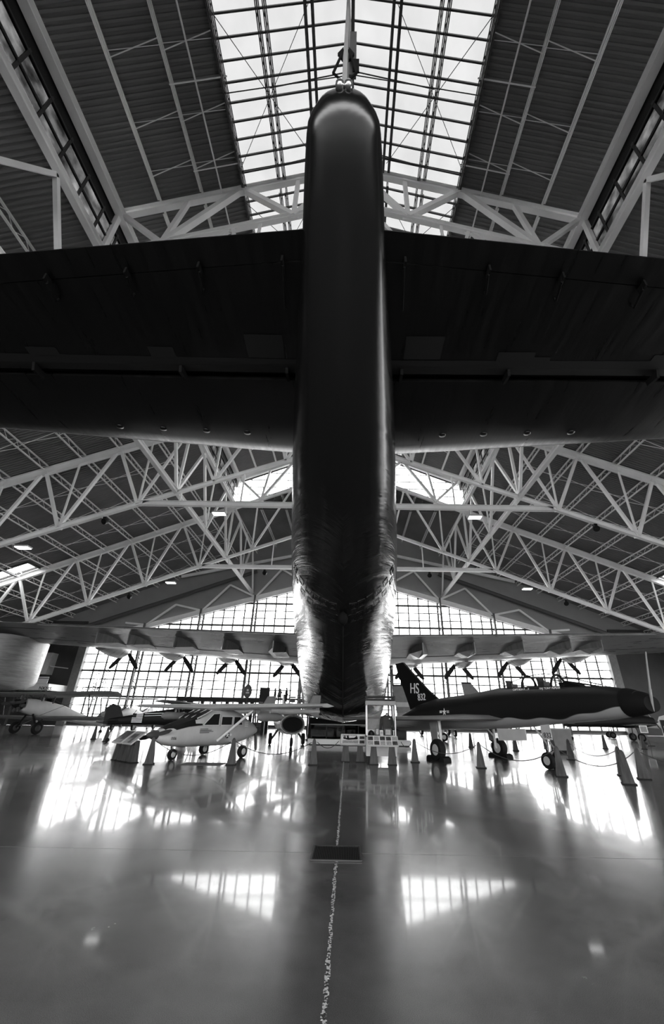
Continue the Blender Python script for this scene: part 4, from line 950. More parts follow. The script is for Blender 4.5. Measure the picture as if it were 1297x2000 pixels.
MB().box((3.9, -.7, 2.3), (.3, .1, .05)).build('step_handle', M['lgrey'], jf)
MB().lathe([(.02, 0), (.02, .5)], (0, 0, 0), (1, 0, 0), 6).build('spine_antenna', M['black'], jf).matrix_basis = Matrix.Translation((7.6, 0, 2.68)) @ Matrix.Rotation(rad(-60), 4, 'Y') @ Matrix.Scale(.35, 4)
MB().tube([(8.62, 0, 1.92), (8.72, 0, 2.55)], .045, 8).build('pitot_boom_root', M['mgrey'], jf, 60); MB().tube([(8.72, 0, 2.55), (8.93, 0, 3.66)], [.035, .022], 8).build('pitot_boom', M['mgrey'], jf, 60)
b = thing('equipment_box', (12.53, 27.6, 0), rad(12), 'grey metal equipment box on the floor under the fighter nose', 'box')
MB().box((0, 0, .68), (1.4, .8, 1.1)).build('body', M['mgrey'], b); MB().box((0, 0, .07), (1.3, .7, .14)).build('skid', M['black'], b); MB().box((0, 0, 1.25), (1.44, .84, .05)).build('lid', M['lgrey'], b)

# ================================================================== TWIN-BOOM LIGHT AEROPLANE
tb_ = thing('twin_boom_aeroplane', (-5.69, 20.9, 0), math.atan2(-.86, -.51), 'light grey twin-boom high-wing aeroplane with black cowl top, nose to the left', 'aeroplane')
body(tb_, 'fuselage', [(3.38, 1.02, .76, .14), (3.3, 1.08, .68, .26), (3.1, 1.16, .58, .42), (2.8, 1.25, .5, .52), (2.35, 1.38, .46, .58), (1.9, 1.48, .44, .61), (1.25, 1.52, .43, .63), (.4, 1.54, .43, .64), (-.3, 1.62, .44, .64), (-.8, 1.62, .5, .6), (-1.3, 1.5, .6, .52), (-1.8, 1.3, .76, .4), (-2.15, 1.12, .88, .2)], M['lgrey'], .8, 24)
cb = MB().loft([[(x, y * k, z) for y, z in zip((-1, -.9, -.6, 0, .6, .9, 1), (zb, zb + (zt_ - zb) * .55, zb + (zt_ - zb) * .92, zt_, zb + (zt_ - zb) * .92, zb + (zt_ - zb) * .55, zb))] for x, k, zb, zt_ in ((2.0, .56, 1.3, 1.5), (1.72, .58, 1.3, 1.62), (1.25, .6, 1.3, 1.8), (.6, .61, 1.3, 1.87), (-.3, .61, 1.3, 1.87), (-.85, .58, 1.3, 1.72), (-1.25, .5, 1.3, 1.5))]).build('cabin', M['lgrey'], tb_, 40)
MB().loft([[(x, -k, z0), (x, -k * .75, z1), (x, 0, z1 + .05), (x, k * .75, z1), (x, k, z0)] for x, k, z0, z1 in ((3.2, .3, 1.0, 1.09), (2.8, .48, 1.08, 1.24), (2.35, .55, 1.18, 1.37), (1.95, .59, 1.22, 1.49), (1.7, .615, 1.24, 1.52))], True, True).build('cowl_top_panel', M['black'], tb_, 40)
MB().loft([[(x, -k, z), (x, -k * .55, z + .02), (x, k * .55, z + .02), (x, k, z)] for x, k, z in ((2.02, .57, 1.485), (1.68, .585, 1.665), (1.28, .6, 1.8))], False, False).build('windscreen', M['black'], tb_)
for y in (-.57, -.2, .2, .57): strut(tb_, 'windscreen_frame', (2.0, y, 1.51 if abs(y) < .3 else 1.49), (1.27, y * 1.0, 1.83 if abs(y) < .3 else 1.81), .025, 'offw')
def win(pts, name='cabin_window'):
    for s in (-1, 1):
        yo = s * .648; Q = [(x, z) for x, z in pts]
        wn_ = MB().prism(Q, (0, yo, 0), (1, 0, 0), (0, 0, 1), (0, 1, 0), .03).build(name, M['black'], tb_)
        m = MB(); cx_ = sum(p[0] for p in Q) / len(Q); cz_ = sum(p[1] for p in Q) / len(Q)
        for a, b_ in zip(Q, Q[1:] + Q[:1]): m.bar((a[0] + (a[0] - cx_) * .04, yo + s * .012, a[1] + (a[1] - cz_) * .08), (b_[0] + (b_[0] - cx_) * .04, yo + s * .012, b_[1] + (b_[1] - cz_) * .08), .035)
        m.build('window_frame', M['offw'], wn_)
win([(1.68, 1.25), (1.62, 1.32), (1.22, 1.66), (.86, 1.68), (.86, 1.25)]); win([(.72, 1.25), (.72, 1.57), (.08, 1.57), (.08, 1.25)]); win([(-.02, 1.25), (-.02, 1.57), (-.42, 1.57), (-.6, 1.25)])
for s in (-1, 1):
    wing_panel(tb_, 'wing', [(1.0, -.75, s * .0, 1.9), (.95, -.7, s * 1.6, 1.93), (.8, -.55, s * 4.2, 1.97), (.55, -.35, s * 5.8, 2.0)], M['lgrey'], .2)
    MB().tube([(.78, s * .62, .64), (.1, s * 1.9, 1.86)], .06, 8).build('wing_strut', M['offw'], tb_, 60)
    MB().tube([(-.5, s * 1.6, 1.86), (-2.5, s * 1.6, 1.84), (-5.4, s * 1.6, 1.9)], [.16, .14, .09], 10).build('tail_boom', M['lgrey'], tb_, 60)
    f = MB().prism([(-4.0, 1.9), (-4.45, 2.2), (-4.85, 2.68), (-5.5, 2.72), (-5.35, 1.6), (-4.9, 1.65)], (0, s * 1.6, 0), (1, 0, 0), (0, 0, 1), (0, 1, 0), .09).build('tail_fin', M['mgrey'], tb_)
    text('lettering', 'USAF', .16, M['black'], f, frame((-4.9, s * 1.6 + .05, 2.06), (-1, 0, 0), (0, 0, 1)), .004)
    x, y = -.2, s * 1.2
    MB().tube([(-.1, s * .4, .62), (-.15, s * .9, .5), (x, y - s * .12, .3)], .045, 8).build('gear_leg', M['lgrey'], tb_, 60); wheel(tb_, (x, y, .24), .24, .18)
    MB().tube([(.3, s * 3.0, 1.9), (.3, s * 3.0, 1.72)], .05, 6).build('rocket_pylon', M['mgrey'], tb_)
    MB().lathe([(.13, -.7), (.16, -.55), (.16, .55), (.08, .72)], (.3, s * 3.0, 1.58), (1, 0, 0), 12).build('rocket_pod', M['mgrey'], tb_, 50)
wing_panel(tb_, 'tailplane', [(-4.8, -5.5, -1.6, 1.95), (-4.8, -5.5, 1.6, 1.95)], M['mgrey'], .1)
blade_prop(tb_, (3.45, 0, .9), (1, 0, 0), 2, .95, .16, 'dgrey', rad(10)); blade_prop(tb_, (-2.25, 0, 1.02), (-1, 0, 0), 2, .9, .15, 'dgrey', rad(80))
wheel(tb_, (2.48, 0, .2), .2, .15); strut(tb_, 'nose_leg', (2.48, .0, .25), (2.6, 0, .6), .05, 'chrome')
text('lettering', '006', .14, M['dgrey'], tb_, frame((2.95, .52, .78), (-1, .35, 0), (0, 0, 1)), .004)
for i, L_ in enumerate((.42, .62, .72, .5)): MB().box((1.72 - L_ / 2 + .1, .645, 1.1 - i * .045), (L_, .012, .022)).build('stencil_line', M['dgrey'], tb_)
star_mark(tb_, (.25, .645, .86), (-1, 0, 0), (0, 0, 1), .12, True, True)
for z in (1.25, 1.33, 1.41): MB().box((-.95, .56, z - .05), (.22, .05, .04)).build('marker_bar', M['white'], tb_)

# ================================================================== BIPLANE
bp_ = thing('biplane', (-27.4, 40.6, 0), math.atan2(-.94, -.34), 'grey biplane with open radial engine at the left edge', 'biplane')
for z, hs, x0, nm in ((3.12, 8.9, 1.9, 'upper_wing'), (1.32, 8.3, 1.1, 'lower_wing')):
    pts = [(x0 - .5, x0 - 1.4, -hs, z + .1), (x0 - .1, x0 - 1.9, -hs + .6, z + .08), (x0, x0 - 2.1, 0, z), (x0 - .1, x0 - 1.9, hs - .6, z + .08), (x0 - .5, x0 - 1.4, hs, z + .1)]
    MB().loft([[(le, y, zz), (le - .2, y, zz + .12), (le + (te - le) * .4, y, zz + .15), (te, y, zz), (le + (te - le) * .5, y, zz - .08), (le - .1, y, zz - .06)] for le, te, y, zz in pts]).build(nm, M['mgrey'], bp_, 40)
body(bp_, 'fuselage', [(2.3, 2.6, 1.55, .55), (1.4, 2.72, 1.45, .6), (0, 2.75, 1.4, .58), (-1.5, 2.7, 1.45, .5), (-4, 2.3, 1.55, .32), (-6.5, 2.0, 1.65, .12)], M['chrome'] if False else M['offw'], .85)
en = body(bp_, 'engine_case', [(3.0, 2.4, 1.8, .3), (2.6, 2.5, 1.7, .4), (2.25, 2.5, 1.7, .4)], M['black'])
for k in range(7):
    t = 2 * math.pi * k / 7; d = V((0, math.sin(t), math.cos(t))); c = V((2.62, 0, 2.1))
    MB().lathe([(.13, .3), (.17, .34), (.17, .66), (.12, .74)], c, d, 10).build('engine_cylinder', M['dgrey'], en)
blade_prop(bp_, (3.1, 0, 2.1), (1, 0, 0), 2, 1.45, .26, 'dgrey', rad(4))
for s in (-1, 1):
    for y, xs_ in ((s * 6.2, (1.4, .1)), (s * 1.0, (1.5, .4))):
        for xx in xs_: strut(bp_, 'wing_strut', (xx - (.7 if abs(y) > 2 else .3), y if abs(y) > 2 else y * .6, 1.4 if abs(y) > 2 else 2.6), (xx, y, 3.1), .05, 'dgrey')
    strut(bp_, 'bracing_wire', (.8, s * .6, 1.5), (1.2, s * 6.2, 3.05), .015, 'dgrey'); strut(bp_, 'bracing_wire', (1.2, s * .8, 3.05), (.5, s * 6.2, 1.45), .015, 'dgrey')
    wheel(bp_, (1.1, s * 1.36, .47), .47, .24, True, 'dgrey'); strut(bp_, 'gear_leg', (1.1, s * 1.2, .5), (1.3, s * .4, 1.5), .08, 'black'); strut(bp_, 'gear_leg', (1.1, s * 1.2, .5), (.2, s * .4, 1.45), .05, 'dgrey')
    wing_panel(bp_, 'tailplane', [(-5.4, -6.7, 0, 1.95), (-5.8, -6.8, s * 2.2, 1.95)], M['mgrey'], .08)
MB().prism([(-5.2, 2.0), (-6.0, 3.0), (-6.8, 3.1), (-7.2, 2.4), (-6.9, 1.6)], (0, 0, 0), (1, 0, 0), (0, 0, 1), (0, 1, 0), .08).build('tail_fin', M['mgrey'], bp_)
wheel(bp_, (-6.6, 0, 1.17), .2, .1, False); strut(bp_, 'tail_leg', (-6.6, 0, 1.2), (-6.5, 0, 1.75), .05, 'dgrey')
bp_.rotation_euler = (0, -rad(8.5), math.atan2(-.94, -.34)); bp_.location.z = -.155
MB().box((-.0, -.2, 2.85), (.06, .6, .3)).build('cockpit_windshield', M['glass'], bp_); MB().box((.2, 3.4, 1.4), (.7, .8, .02)).build('wing_marking', M['white'], bp_)

# ================================================================== GENERIC LIGHT AEROPLANE (tail-dragger) used for the background machines
def tail_dragger(name, loc, rz, label, m, wm, sc=1.0, hs=4.5, wz=2.1, flag=False, low=False, fl=6.5):
    t = thing(name, loc, rz, label, 'aeroplane'); k = sc
    body(t, 'fuselage', [(2.4 * k, 1.75 * k, 1.15 * k, .3 * k), (1.6 * k, 1.95 * k, 1.0 * k, .45 * k), (.3 * k, 2.0 * k, .95 * k, .48 * k), (-1.5 * k, 1.75 * k, .98 * k, .32 * k), (-4.2 * k, 1.3 * k, .95 * k, .1 * k)], M[m], .85)
    MB().prism([(-3.3 * k, 1.25 * k), (-3.7 * k, 2.0 * k), (-4.2 * k, 2.15 * k), (-4.55 * k, 1.9 * k), (-4.5 * k, 1.0 * k), (-4.1 * k, .95 * k)], (0, 0, 0), (1, 0, 0), (0, 0, 1), (0, 1, 0), .07).build('tail_fin', M[m], t)
    z = wz if not low else 1.15 * k
    for s in (-1, 1):
        wing_panel(t, 'wing', [(1.3 * k, -.3 * k, 0, z), (1.2 * k, -.2 * k, s * hs * .8, z + .05), (.8 * k, .1 * k, s * hs, z + .08)], M[wm], .16)
        if not low: strut(t, 'wing_strut', (.5 * k, s * .4 * k, 1.1 * k), (.6 * k, s * hs * .5, z), .04, 'mgrey'); strut(t, 'wing_strut', (.9 * k, s * .35 * k, 1.9 * k), (.9 * k, s * .5 * k, z), .03, 'dgrey')
        wing_panel(t, 'tailplane', [(-3.5 * k, -4.3 * k, 0, 1.2 * k), (-3.8 * k, -4.4 * k, s * 1.4 * k, 1.2 * k)], M[wm], .06)
        wheel(t, (.9 * k, s * 1.0 * k, .3 * k), .3 * k, .15 * k, True, 'dgrey'); strut(t, 'gear_leg', (.9 * k, s * .9 * k, .32 * k), (.8 * k, s * .35 * k, 1.1 * k), .05, 'dgrey')
    wheel(t, (-4.0 * k, 0, .12 * k), .12 * k, .06, False); strut(t, 'tail_leg', (-4.0 * k, 0, .14 * k), (-3.9 * k, 0, 1.0 * k), .03, 'dgrey')
    blade_prop(t, (2.45 * k, 0, 1.45 * k), (1, 0, 0), 2, 1.0 * k, .16, 'dgrey', rad(35))
    if not low: MB().box((.5 * k, 0, 2.02 * k), (1.2 * k, .8 * k, .3 * k)).build('cabin_glazing', M['canopy'], t)
    else: MB().lathe([(.02, -.9 * k), (.3 * k, -.5 * k), (.36 * k, .2 * k), (.02, .9 * k)], (.2 * k, 0, 1.95 * k), (1, 0, 0), 12).build('canopy', M['canopy'], t, 60)
    return t
fd = tail_dragger('observation_aeroplane', (-11.3, 30.2, 0), rad(2), 'dark high-wing aeroplane with a striped flag on its side, behind the twin-boom aeroplane', 'black', 'dgrey', 1.05, 4.6, 2.25)
flg = MB().box((-2.45, -.36, 1.42), (.68, .03, .54)).build('flag', M['black'], fd)
for i in range(7): MB().box((-2.45 + (.13 if i > 3 else 0), -.378, 1.18 + i * .08), (.68 - (.26 if i > 3 else 0), .01, .04)).build('flag_stripe', M['white'], flg)
for z in (1.55, 1.68): MB().bar((-2.0, -.4, z), (.6, -.52, z + .12), .03).build('side_stripe', M['white'], fd)
tail_dragger('parasol_monoplane', (-26.7, 61.5, 0), rad(-92), 'pale thin-winged parasol monoplane standing before the end window at the left', 'lgrey', 'mgrey', 1.25, 5.9, 5.1)
tail_dragger('white_monoplane', (-25.4, 53.0, 0), rad(-92), 'small white-winged monoplane behind the biplane wing tip', 'offw', 'white', 1.2, 3.4, 3.25)
tail_dragger('black_propeller_aeroplane', (28.6, 47.5, 0), rad(-14), 'black low-wing propeller aeroplane at the right beyond the fighter nose', 'black', 'dgrey', 1.25, 6.0, 2.1, low=True)
tail_dragger('bare_strut_aeroplane', (33.0, 55.5, 0), rad(160), 'pale strutted aeroplane half hidden behind the fighter nose', 'offw', 'lgrey', 1.2, 5.0, 2.5)

# ================================================================== BACKGROUND JETS
def parked_jet(loc, rz, sc, label, m='lgrey'):
    t = thing('parked_jet', loc, rz, label, 'jet', 'parked jets in the background'); k = sc
    body(t, 'fuselage', [(5 * k, 1.75 * k, 1.6 * k, .08 * k), (3.5 * k, 2.0 * k, 1.35 * k, .35 * k), (1.5 * k, 2.2 * k, 1.2 * k, .5 * k), (-1.5 * k, 2.15 * k, 1.15 * k, .55 * k), (-4.2 * k, 1.95 * k, 1.3 * k, .38 * k)], M[m])
    f = MB().prism([(-1.9 * k, 2.05 * k), (-3.6 * k, 4.0 * k), (-4.5 * k, 4.1 * k), (-4.2 * k, 1.9 * k)], (0, 0, 0), (1, 0, 0), (0, 0, 1), (0, 1, 0), .1 * k).build('tail_fin', M['mgrey'], t)
    MB().box((-4.05 * k, 0, 4.05 * k), (.9 * k, .12 * k, .12 * k)).build('fin_cap', M['black'], f); MB().prism([(-2.6 * k, 2.4 * k), (-2.9 * k, 2.75 * k), (-4.25 * k, 2.75 * k), (-4.2 * k, 2.4 * k)], (0, 0, 0), (1, 0, 0), (0, 0, 1), (0, 1, 0), .12 * k).build('fin_band', M['offw'], f)
    for s in (-1, 1):
        wing_panel(t, 'wing', [(1.6 * k, -1.8 * k, s * .3 * k, 1.45 * k), (-1.4 * k, -2.2 * k, s * 4.0 * k, 1.15 * k)], M[m], .14 * k)
        wing_panel(t, 'tailplane', [(-3.0 * k, -4.2 * k, s * .2 * k, 1.7 * k), (-4.0 * k, -4.6 * k, s * 1.8 * k, 1.6 * k)], M[m], .08 * k)
        wheel(t, (-.6 * k, s * 1.2 * k, .3 * k), .3 * k, .18 * k); strut(t, 'gear_leg', (-.6 * k, s * 1.1 * k, .3 * k), (-.6 * k, s * .9 * k, 1.4 * k), .05 * k)
    wheel(t, (3.2 * k, 0, .24 * k), .24 * k, .14 * k); strut(t, 'nose_leg', (3.2 * k, 0, .25 * k), (3.2 * k, 0, 1.5 * k), .05 * k)
    MB().lathe([(.02, -1.2 * k), (.3 * k, -.5 * k), (.34 * k, .2 * k), (.02, 1.2 * k)], (2.2 * k, 0, 2.12 * k), (1, 0, 0), 12).build('canopy', M['canopy'], t, 60)
    return t
parked_jet((9.1, 40.5, 0), rad(-8), 1.1, 'light grey parked jet whose banded fin shows just left of the HS tail')
parked_jet((10.9, 55.0, 0), rad(-78), 1.45, 'parked jet seen end on, its thin fin rising over the fighter spine')
parked_jet((21.8, 58.5, 0), rad(4), 1.5, 'parked jet with a triangular fin behind the fighter cockpit')
# jet with a big round mouth
ij = thing('intake_jet', (-3.62, 29.4, 0), rad(-76), 'dark jet with a big round nose intake under the twin-boom wing', 'jet')
body(ij, 'fuselage', [(1.0, 1.72, .72, .72), (.4, 1.78, .66, .78), (-2, 1.9, .6, .8), (-6, 1.9, .8, .6)], M['dgrey'], .95)
MB().loft([oval(1.02, 1.72, .72, .72, 20), oval(1.06, 1.76, .68, .76, 20), oval(.9, 1.8, .64, .8, 20), oval(.7, 1.72, .72, .72, 20)], False).build('intake_lip', M['offw'], ij, 60)
body(ij, 'throat_shade_disc', [(1.03, 1.64, .8, .64), (1.0, 1.6, .84, .6)], M['matte'])  # flush disc, black to stand in for the shade inside the intake
body(ij, 'upper_nose', [(2.2, 2.0, 1.8, .1), (1.2, 2.3, 1.75, .4), (-1.5, 2.5, 1.7, .5)], M['mgrey'])
for s in (-1, 1):
    wheel(ij, (-1.6, s * 1.1, .34), .34, .2, True, 'dgrey'); strut(ij, 'gear_leg', (-1.6, s * 1.0, .34), (-1.6, s * .6, .9), .07, 'dgrey')
    wing_panel(ij, 'wing', [(.3, -2.2, s * .6, 1.85), (-.9, -2.0, s * 2.2, 1.8)], M['dgrey'], .16)
wheel(ij, (.9, 0, .25), .25, .15, True, 'dgrey'); strut(ij, 'nose_leg', (.9, 0, .25), (.8, 0, .8), .05, 'dgrey')
MB().prism([(-3.5, 1.9), (-5.2, 3.2), (-6, 3.2), (-6, 1.8)], (0, 0, 0), (1, 0, 0), (0, 0, 1), (0, 1, 0), .1).build('tail_fin', M['dgrey'], ij)

# ================================================================== COUNTER, PLATFORM, PEOPLE, SIGNS
kc = thing('visitor_counter', (-13.6, 50.0, 0), 0, 'long dark flat-roofed visitor counter on square posts before the end window', 'kiosk')
MB().box((0, 0, 3.25), (9.8, 3.0, .34)).build('roof', M['black'], kc); MB().box((0, .6, .55), (9.0, 1.2, 1.1)).build('counter', M['dgrey'], kc)
for x in (-4.6, -3.4, -2.2, -.9, .5, 1.9, 3.2, 4.6): MB().box((x, -1.2, 1.55), (.32, .3, 3.1)).build('post', M['black'], kc)
for x in (-4.6, 4.6): MB().box((x, 1.2, 1.55), (.3, .3, 3.1)).build('post', M['black'], kc)
pf = thing('viewing_platform', (-7.6, 53.2, 0), 0, 'raised viewing platform with railings left of the hull', 'platform')
MB().box((0, 0, 2.9), (6.6, 3.0, .25)).build('deck', M['dgrey'], pf)
for x in (-3.1, 0, 3.1):
    for y in (-1.3, 1.3): MB().box((x, y, 1.39), (.2, .2, 2.78)).build('leg', M['dgrey'], pf)
for z in (3.55, 4.05): MB().bar((-3.2, 1.4, z), (3.2, 1.4, z), .07).build('rail', M['dgrey'], pf)
for x in (-3.2, -2.0, -.8, .4, 1.6, 3.1): MB().box((x, 1.4, 3.55), (.07, .07, 1.05)).build('rail_post', M['dgrey'], pf)
MB().box((-2.5, .9, 3.95), (1.2, .1, 1.85)).build('back_panel', M['black'], pf)
MB().bar((-.2, -1.4, 4.4), (-1.0, -1.45, 2.9), .12).build('stair_rail', M['dgrey'], pf); MB().bar((-1.0, -1.45, 2.9), (-2.6, -1.45, .2), .14).build('stair_stringer', M['dgrey'], pf)
for i, x in enumerate((-6.55, -5.55)):
    c = thing('lounge_chair', (x, 53.35, 3.03), 0, ('left' if i == 0 else 'right') + ' one of two rounded chairs on the viewing platform', 'chair', 'chairs on the viewing platform')
    MB().lathe([(.3, 0), (.34, .1), (.34, .34), (.28, .4)], (0, 0, .22), (0, 0, 1), 14).build('seat', M['mgrey'], c, 50); MB().tube([(.33 * math.cos(t), .33 * math.sin(t), .78) for t in [math.pi * k / 8 for k in range(9)]], .09, 6).build('backrest', M['mgrey'], c, 60)
    MB().lathe([(.2, 0), (.05, .04), (.05, .22)], (0, 0, 0), (0, 0, 1), 10).build('pedestal', M['dgrey'], c, 50)
def person(x, y, z, rz, lb, sc=1.0, arm=0):
    t = thing('person', (x, y, z), rz, lb, 'person', 'people on the viewing platform')
    J = dict(pel=(0, 0, .95), spine=(0, 0, 1.2), chest=(0, .01, 1.4), neck=(0, .01, 1.52), head=(0, 0, 1.62), crown=(0, 0, 1.74))
    vs = [J[k] for k in ('pel', 'spine', 'chest', 'neck', 'head', 'crown')]; rs = [.15, .135, .16, .055, .085, .07]; es = [(0, 1), (1, 2), (2, 3), (3, 4), (4, 5)]
    for s in (-1, 1):
        k = len(vs); vs += [(s * .095, 0, .88), (s * .11, -.01, .5), (s * .12, .02, .09), (s * .13, -.12, .04)]; rs += [.1, .065, .045, .04]; es += [(0, k), (k, k + 1), (k + 1, k + 2), (k + 2, k + 3)]
        k = len(vs); hx = s * .3 if not arm else s * .14; hy = -.02 if not arm else -.24; hz = .84 if not arm else 1.12
        vs += [(s * .19, .01, 1.41), (s * .27, .03, 1.13), (hx, hy, hz), (hx, hy - .01, hz - .08)]; rs += [.06, .045, .035, .035]; es += [(2, k), (k, k + 1), (k + 1, k + 2), (k + 2, k + 3)]
        for f in range(5):
            q = len(vs); a = (f - 2) * .02; vs += [(hx + s * .005, hy - .01 + a, hz - .12), (hx, hy - .015 + a * 1.15, hz - .17 + (.04 if f in (0, 4) else 0))]; rs += [.009, .008]; es += [(k + 3, q), (q, q + 1)]
    vs = [(a * sc, b * sc, c * sc) for a, b, c in vs]
    me = bpy.data.meshes.new('body'); me.from_pydata(vs, es, []); o = link('body', me, t); me.materials.append(M['cloth2'])
    sk = o.modifiers.new('skin', 'SKIN')
    for v_, r_ in zip(me.skin_vertices[0].data if me.skin_vertices else [], rs): v_.radius = (r_ * sc, r_ * sc)
    if not me.skin_vertices:
        bpy.context.view_layer.objects.active = o
    o.modifiers.new('sub', 'SUBSURF').levels = 1; o.modifiers['sub'].render_levels = 2
    MB().lathe([(.088, 0), (.1, .05), (.095, .12), (.06, .165), (.01, .175)], (0, .012, 1.62 * sc), (0, 0, 1), 12).build('hair', M['hair'], t, 60)
    fc = MB().lathe([(.02, .0), (.06, .01), (.078, .06), (.075, .11), (.03, .15)], (0, -.035, 1.545 * sc), (0, 0, 1), 12).build('face', M['skin'], t, 60)
    MB().prism([(-.02, 0), (.02, 0), (0, .05)], (0, -.115, 1.59 * sc), (1, 0, 0), (0, 0, 1), (0, 1, 0), .03).build('nose', M['skin'], fc)
    return t
person(-8.75, 53.6, 3.025, rad(-60), 'dark-clothed person at the left of the three on the platform', 1.0)
person(-8.2, 54.0, 3.025, rad(20), 'slim dark-clothed person in the middle of the three on the platform', .98)
person(-7.35, 53.5, 3.025, rad(70), 'dark-clothed person at the right of the three, hands held in front', 1.02, 1)
gsn = thing('oval_sign', (-10.6, 47.0, 0), 0, 'oval dark sign on a post with striped column beside the counter', 'sign')
MB().tube([(0, 0, 0), (0, 0, 3.4)], .06, 8).build('post', M['dgrey'], gsn); MB().lathe([(.32, 0), (.3, .06), (.1, .1)], (0, 0, 0), (0, 0, 1), 14).build('base', M['black'], gsn)
ov = MB().lathe([(.42, -.05), (.45, 0), (.42, .05)], (0, 0, 0), (0, 1, 0), 20).build('face', M['dgrey'], gsn); ov.matrix_basis = Matrix.Translation((0, 0, 4.05)) @ Matrix.Diagonal((1, 1, 1.5, 1))
MB().box((0, -.07, 3.9), (.35, .02, .12)).build('emblem_bar', M['offw'], gsn); MB().box((0, -.07, 4.15), (.2, .02, .2)).build('emblem_block', M['offw'], gsn)
for i in range(6): MB().box((-.75 + i * .3, .0, 2.55), (.12, .05, .9)).build('banner_stripe', M['black'], gsn)
MB().box((0, 0, 3.05), (2.0, .08, .12)).build('banner_rail', M['black'], gsn)
es_ = thing('easel_sign', (24.77, 37.92, 0), rad(-25), 'small square framed sign on a thin stand at the right', 'sign')
MB().box((-.2, 0, 1.2), (.55, .04, .55)).build('frame', M['white'], es_); MB().box((-.2, -.025, 1.2), (.42, .01, .42)).build('print', M['text'], es_)
MB().tube([(0, .05, 0), (-.2, .03, 1.2)], .03, 6).build('stand', M['dgrey'], es_); MB().box((0, .05, .02), (.5, .4, .04)).build('base', M['black'], es_)
kk = thing('information_kiosk', (26.5, 37.6, 0), rad(-30), 'black upright information kiosk at the right frame edge', 'kiosk')
MB().box((0, 0, .95), (1.1, .7, 1.9)).build('body', M['black'], kk); MB().box((-.3, -.36, 1.2), (.25, .02, .5)).build('panel', M['text'], kk); MB().box((-.1, -.36, 1.62), (.2, .02, .16)).build('label_plate', M['offw'], kk)

# ================================================================== LAMPS AND FLOODLIGHTS ON THE TRUSSES
def lamp(x, y, z, lb):
    t = thing('ceiling_light', (x, y, z), 0, lb, 'lamp', 'lamps hung under the roof trusses')
    MB().box((0, 0, .12), (1.25, .7, .14)).build('housing', M['lgrey'], t); MB().box((0, 0, .02), (1.15, .6, .06)).build('diffuser', M['lamp'], t)
    for sx in (-.45, .45): MB().tube([(sx, 0, .19), (sx, 0, .9)], .015, 5).build('hanger_rod', M['dgrey'], t)
lamp(X0 - 12.4, 34.9, 19.0, 'lit lamp under the second truss tie beam, left of the hull'); lamp(X0 + 12.3, 34.9, 19.0, 'lit lamp under the second truss tie beam, right of the hull')
lamp(X0 - 30.0, 34.9, 15.2, 'lit lamp under the second truss near the left frame edge'); lamp(X0 - 23.9, 53.2, 17.6, 'lit lamp under the third truss, left'); lamp(X0 + 24.3, 53.2, 17.5, 'lit lamp under the third truss, right')
def flood(x, y, z, lb):
    t = thing('floodlight', (x, y, z), 0, lb, 'floodlight', 'dark floodlights clamped to the trusses')
    MB().box((0, 0, .25), (.3, .3, .5)).build('bracket', M['black'], t); MB().lathe([(.3, 0), (.28, .3), (.14, .5)], (0, -.1, 0), (.2, .6, .4), 12).build('head', M['black'], t, 50)
flood(-23.5, 34.9, 18.0, 'dark floodlight under the second truss, left'); flood(23.4, 34.9, 18.0, 'dark floodlight under the second truss, right')
flood(-29.3, 53.2, 15.6, 'dark floodlight under the third truss, far left'); flood(28.8, 53.2, 15.6, 'dark floodlight under the third truss, far right')
flood(-11.6, 53.2, 19.2, 'dark floodlight on the third truss tie beam, left of the hull'); flood(11.0, 53.2, 19.2, 'dark floodlight on the third truss tie beam, right of the hull')

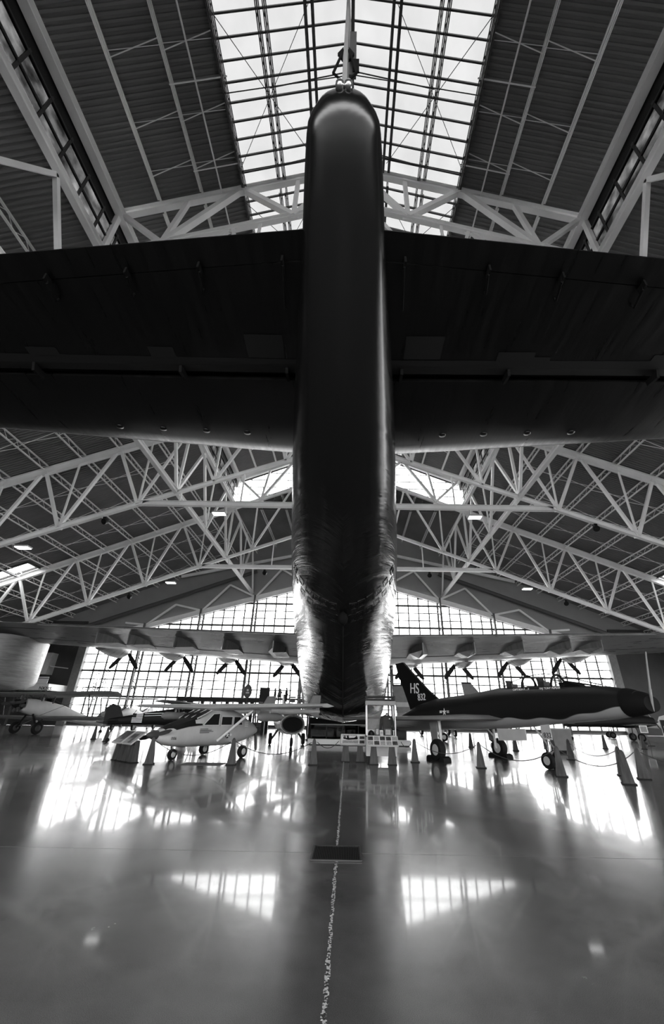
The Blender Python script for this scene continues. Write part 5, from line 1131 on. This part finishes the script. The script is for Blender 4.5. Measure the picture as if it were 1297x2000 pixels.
# ================================================================== MEZZANINE AT THE LEFT
mz = struct('mezzanine', 'white-fronted mezzanine balcony with glass railing in the dark left corner')
MB().box((-50.5, 68.7, 5.2), (11, 5.0, .9)).build('fascia', M['white'], mz)
for x in (-55, -50.5, -46): MB().box((x, 67.2, 2.4), (.5, .5, 4.75)).build('column', M['wall'], mz)
for i in range(5): MB().box((-54.6 + i * 2.05, 66.3, 6.15), (1.95, .05, .95)).build('rail_panel', M['white'], mz); MB().box((-55.6 + i * 2.05, 66.25, 6.2), (.1, .08, 1.15)).build('rail_post', M['black'], mz)
MB().bar((-55.6, 66.25, 6.4), (-45.2, 66.25, 6.4), .07).build('handrail', M['black'], mz)
text('lettering', 'NX7R5', .62, M['black'], mz, frame((-45.35, 66.15, 4.98), (1, 0, -.05), (0, 0, 1)), .02)
MB().box((-50.6, 70.4, 8.9), (4.4, 1.6, 3.3)).build('upper_box', M['offw'], mz); MB().box((-50.9, 69.55, 7.5), (2.4, .2, 1.5)).build('doorway', M['black'], mz)
MB().bar((-48.3, 69.9, 8.5), (-45.3, 69.9, 8.2), .12).build('light_tube', M['offw'], mz)
for x, z in ((-53.9, 12.1), (-54.2, 9.5), (-53.2, 7.4), (-53.7, 7.4)):
    t = thing('spot_lamp', (x, 70.6, z), 0, 'small lit spot lamp at %s of the dark mezzanine corner' % {12.1: 'the top', 9.5: 'mid height', 7.4: 'the foot' if x > -53.5 else 'the lower left'}[z], 'lamp', 'spot lamps in the mezzanine')
    MB().lathe([(.14, 0), (.14, .12), (.05, .3)], (0, 0, 0), (0, .8, .3), 10).build('head', M['dgrey'], t); MB().lathe([(.11, -.03), (.11, 0)], (0, 0, 0), (0, .8, .3), 10).build('lens', M['lamp'], t)

# ================================================================== SHRUBS OUTSIDE THE WINDOW
def shrub(x, y, h, r, lb, seed):
    rg = random.Random(seed); t = thing('tree', (x, y, -.15), 0, lb, 'tree')
    MB().tube([(0, 0, 0), (.1, 0, h * .5), (-.05, .1, h * .8)], [.14, .1, .05], 7).build('trunk', M['bark'], t)
    m = MB(); br = MB()
    for i in range(46):
        a = rg.random() * 6.28; rr = r * rg.random() ** .5; z = h * (.45 + .55 * rg.random()); p = V((rr * math.cos(a), rr * math.sin(a), z))
        if i % 4 == 0: br.tube([(0, 0, z * .75), tuple(p)], .025, 4)
        for k in range(9):
            q = p + V((rg.gauss(0, .22), rg.gauss(0, .22), rg.gauss(0, .22))); u = V((rg.gauss(0, 1), rg.gauss(0, 1), rg.gauss(0, 1))).normalized(); v_ = u.orthogonal().normalized() * .08; u = u * .16
            m.add([q - u, q + v_, q + u, q - v_], [(0, 1, 2, 3)])
    br.build('branches', M['bark'], t); tag(m.build('foliage', M['leaf'], t), kind='stuff')
shrub(-43.0, 75.0, 9.0, 1.8, 'leafy tree outside the left end of the big window', 3); shrub(44.2, 75.0, 9.6, 1.7, 'leafy tree outside the right end of the big window', 5)
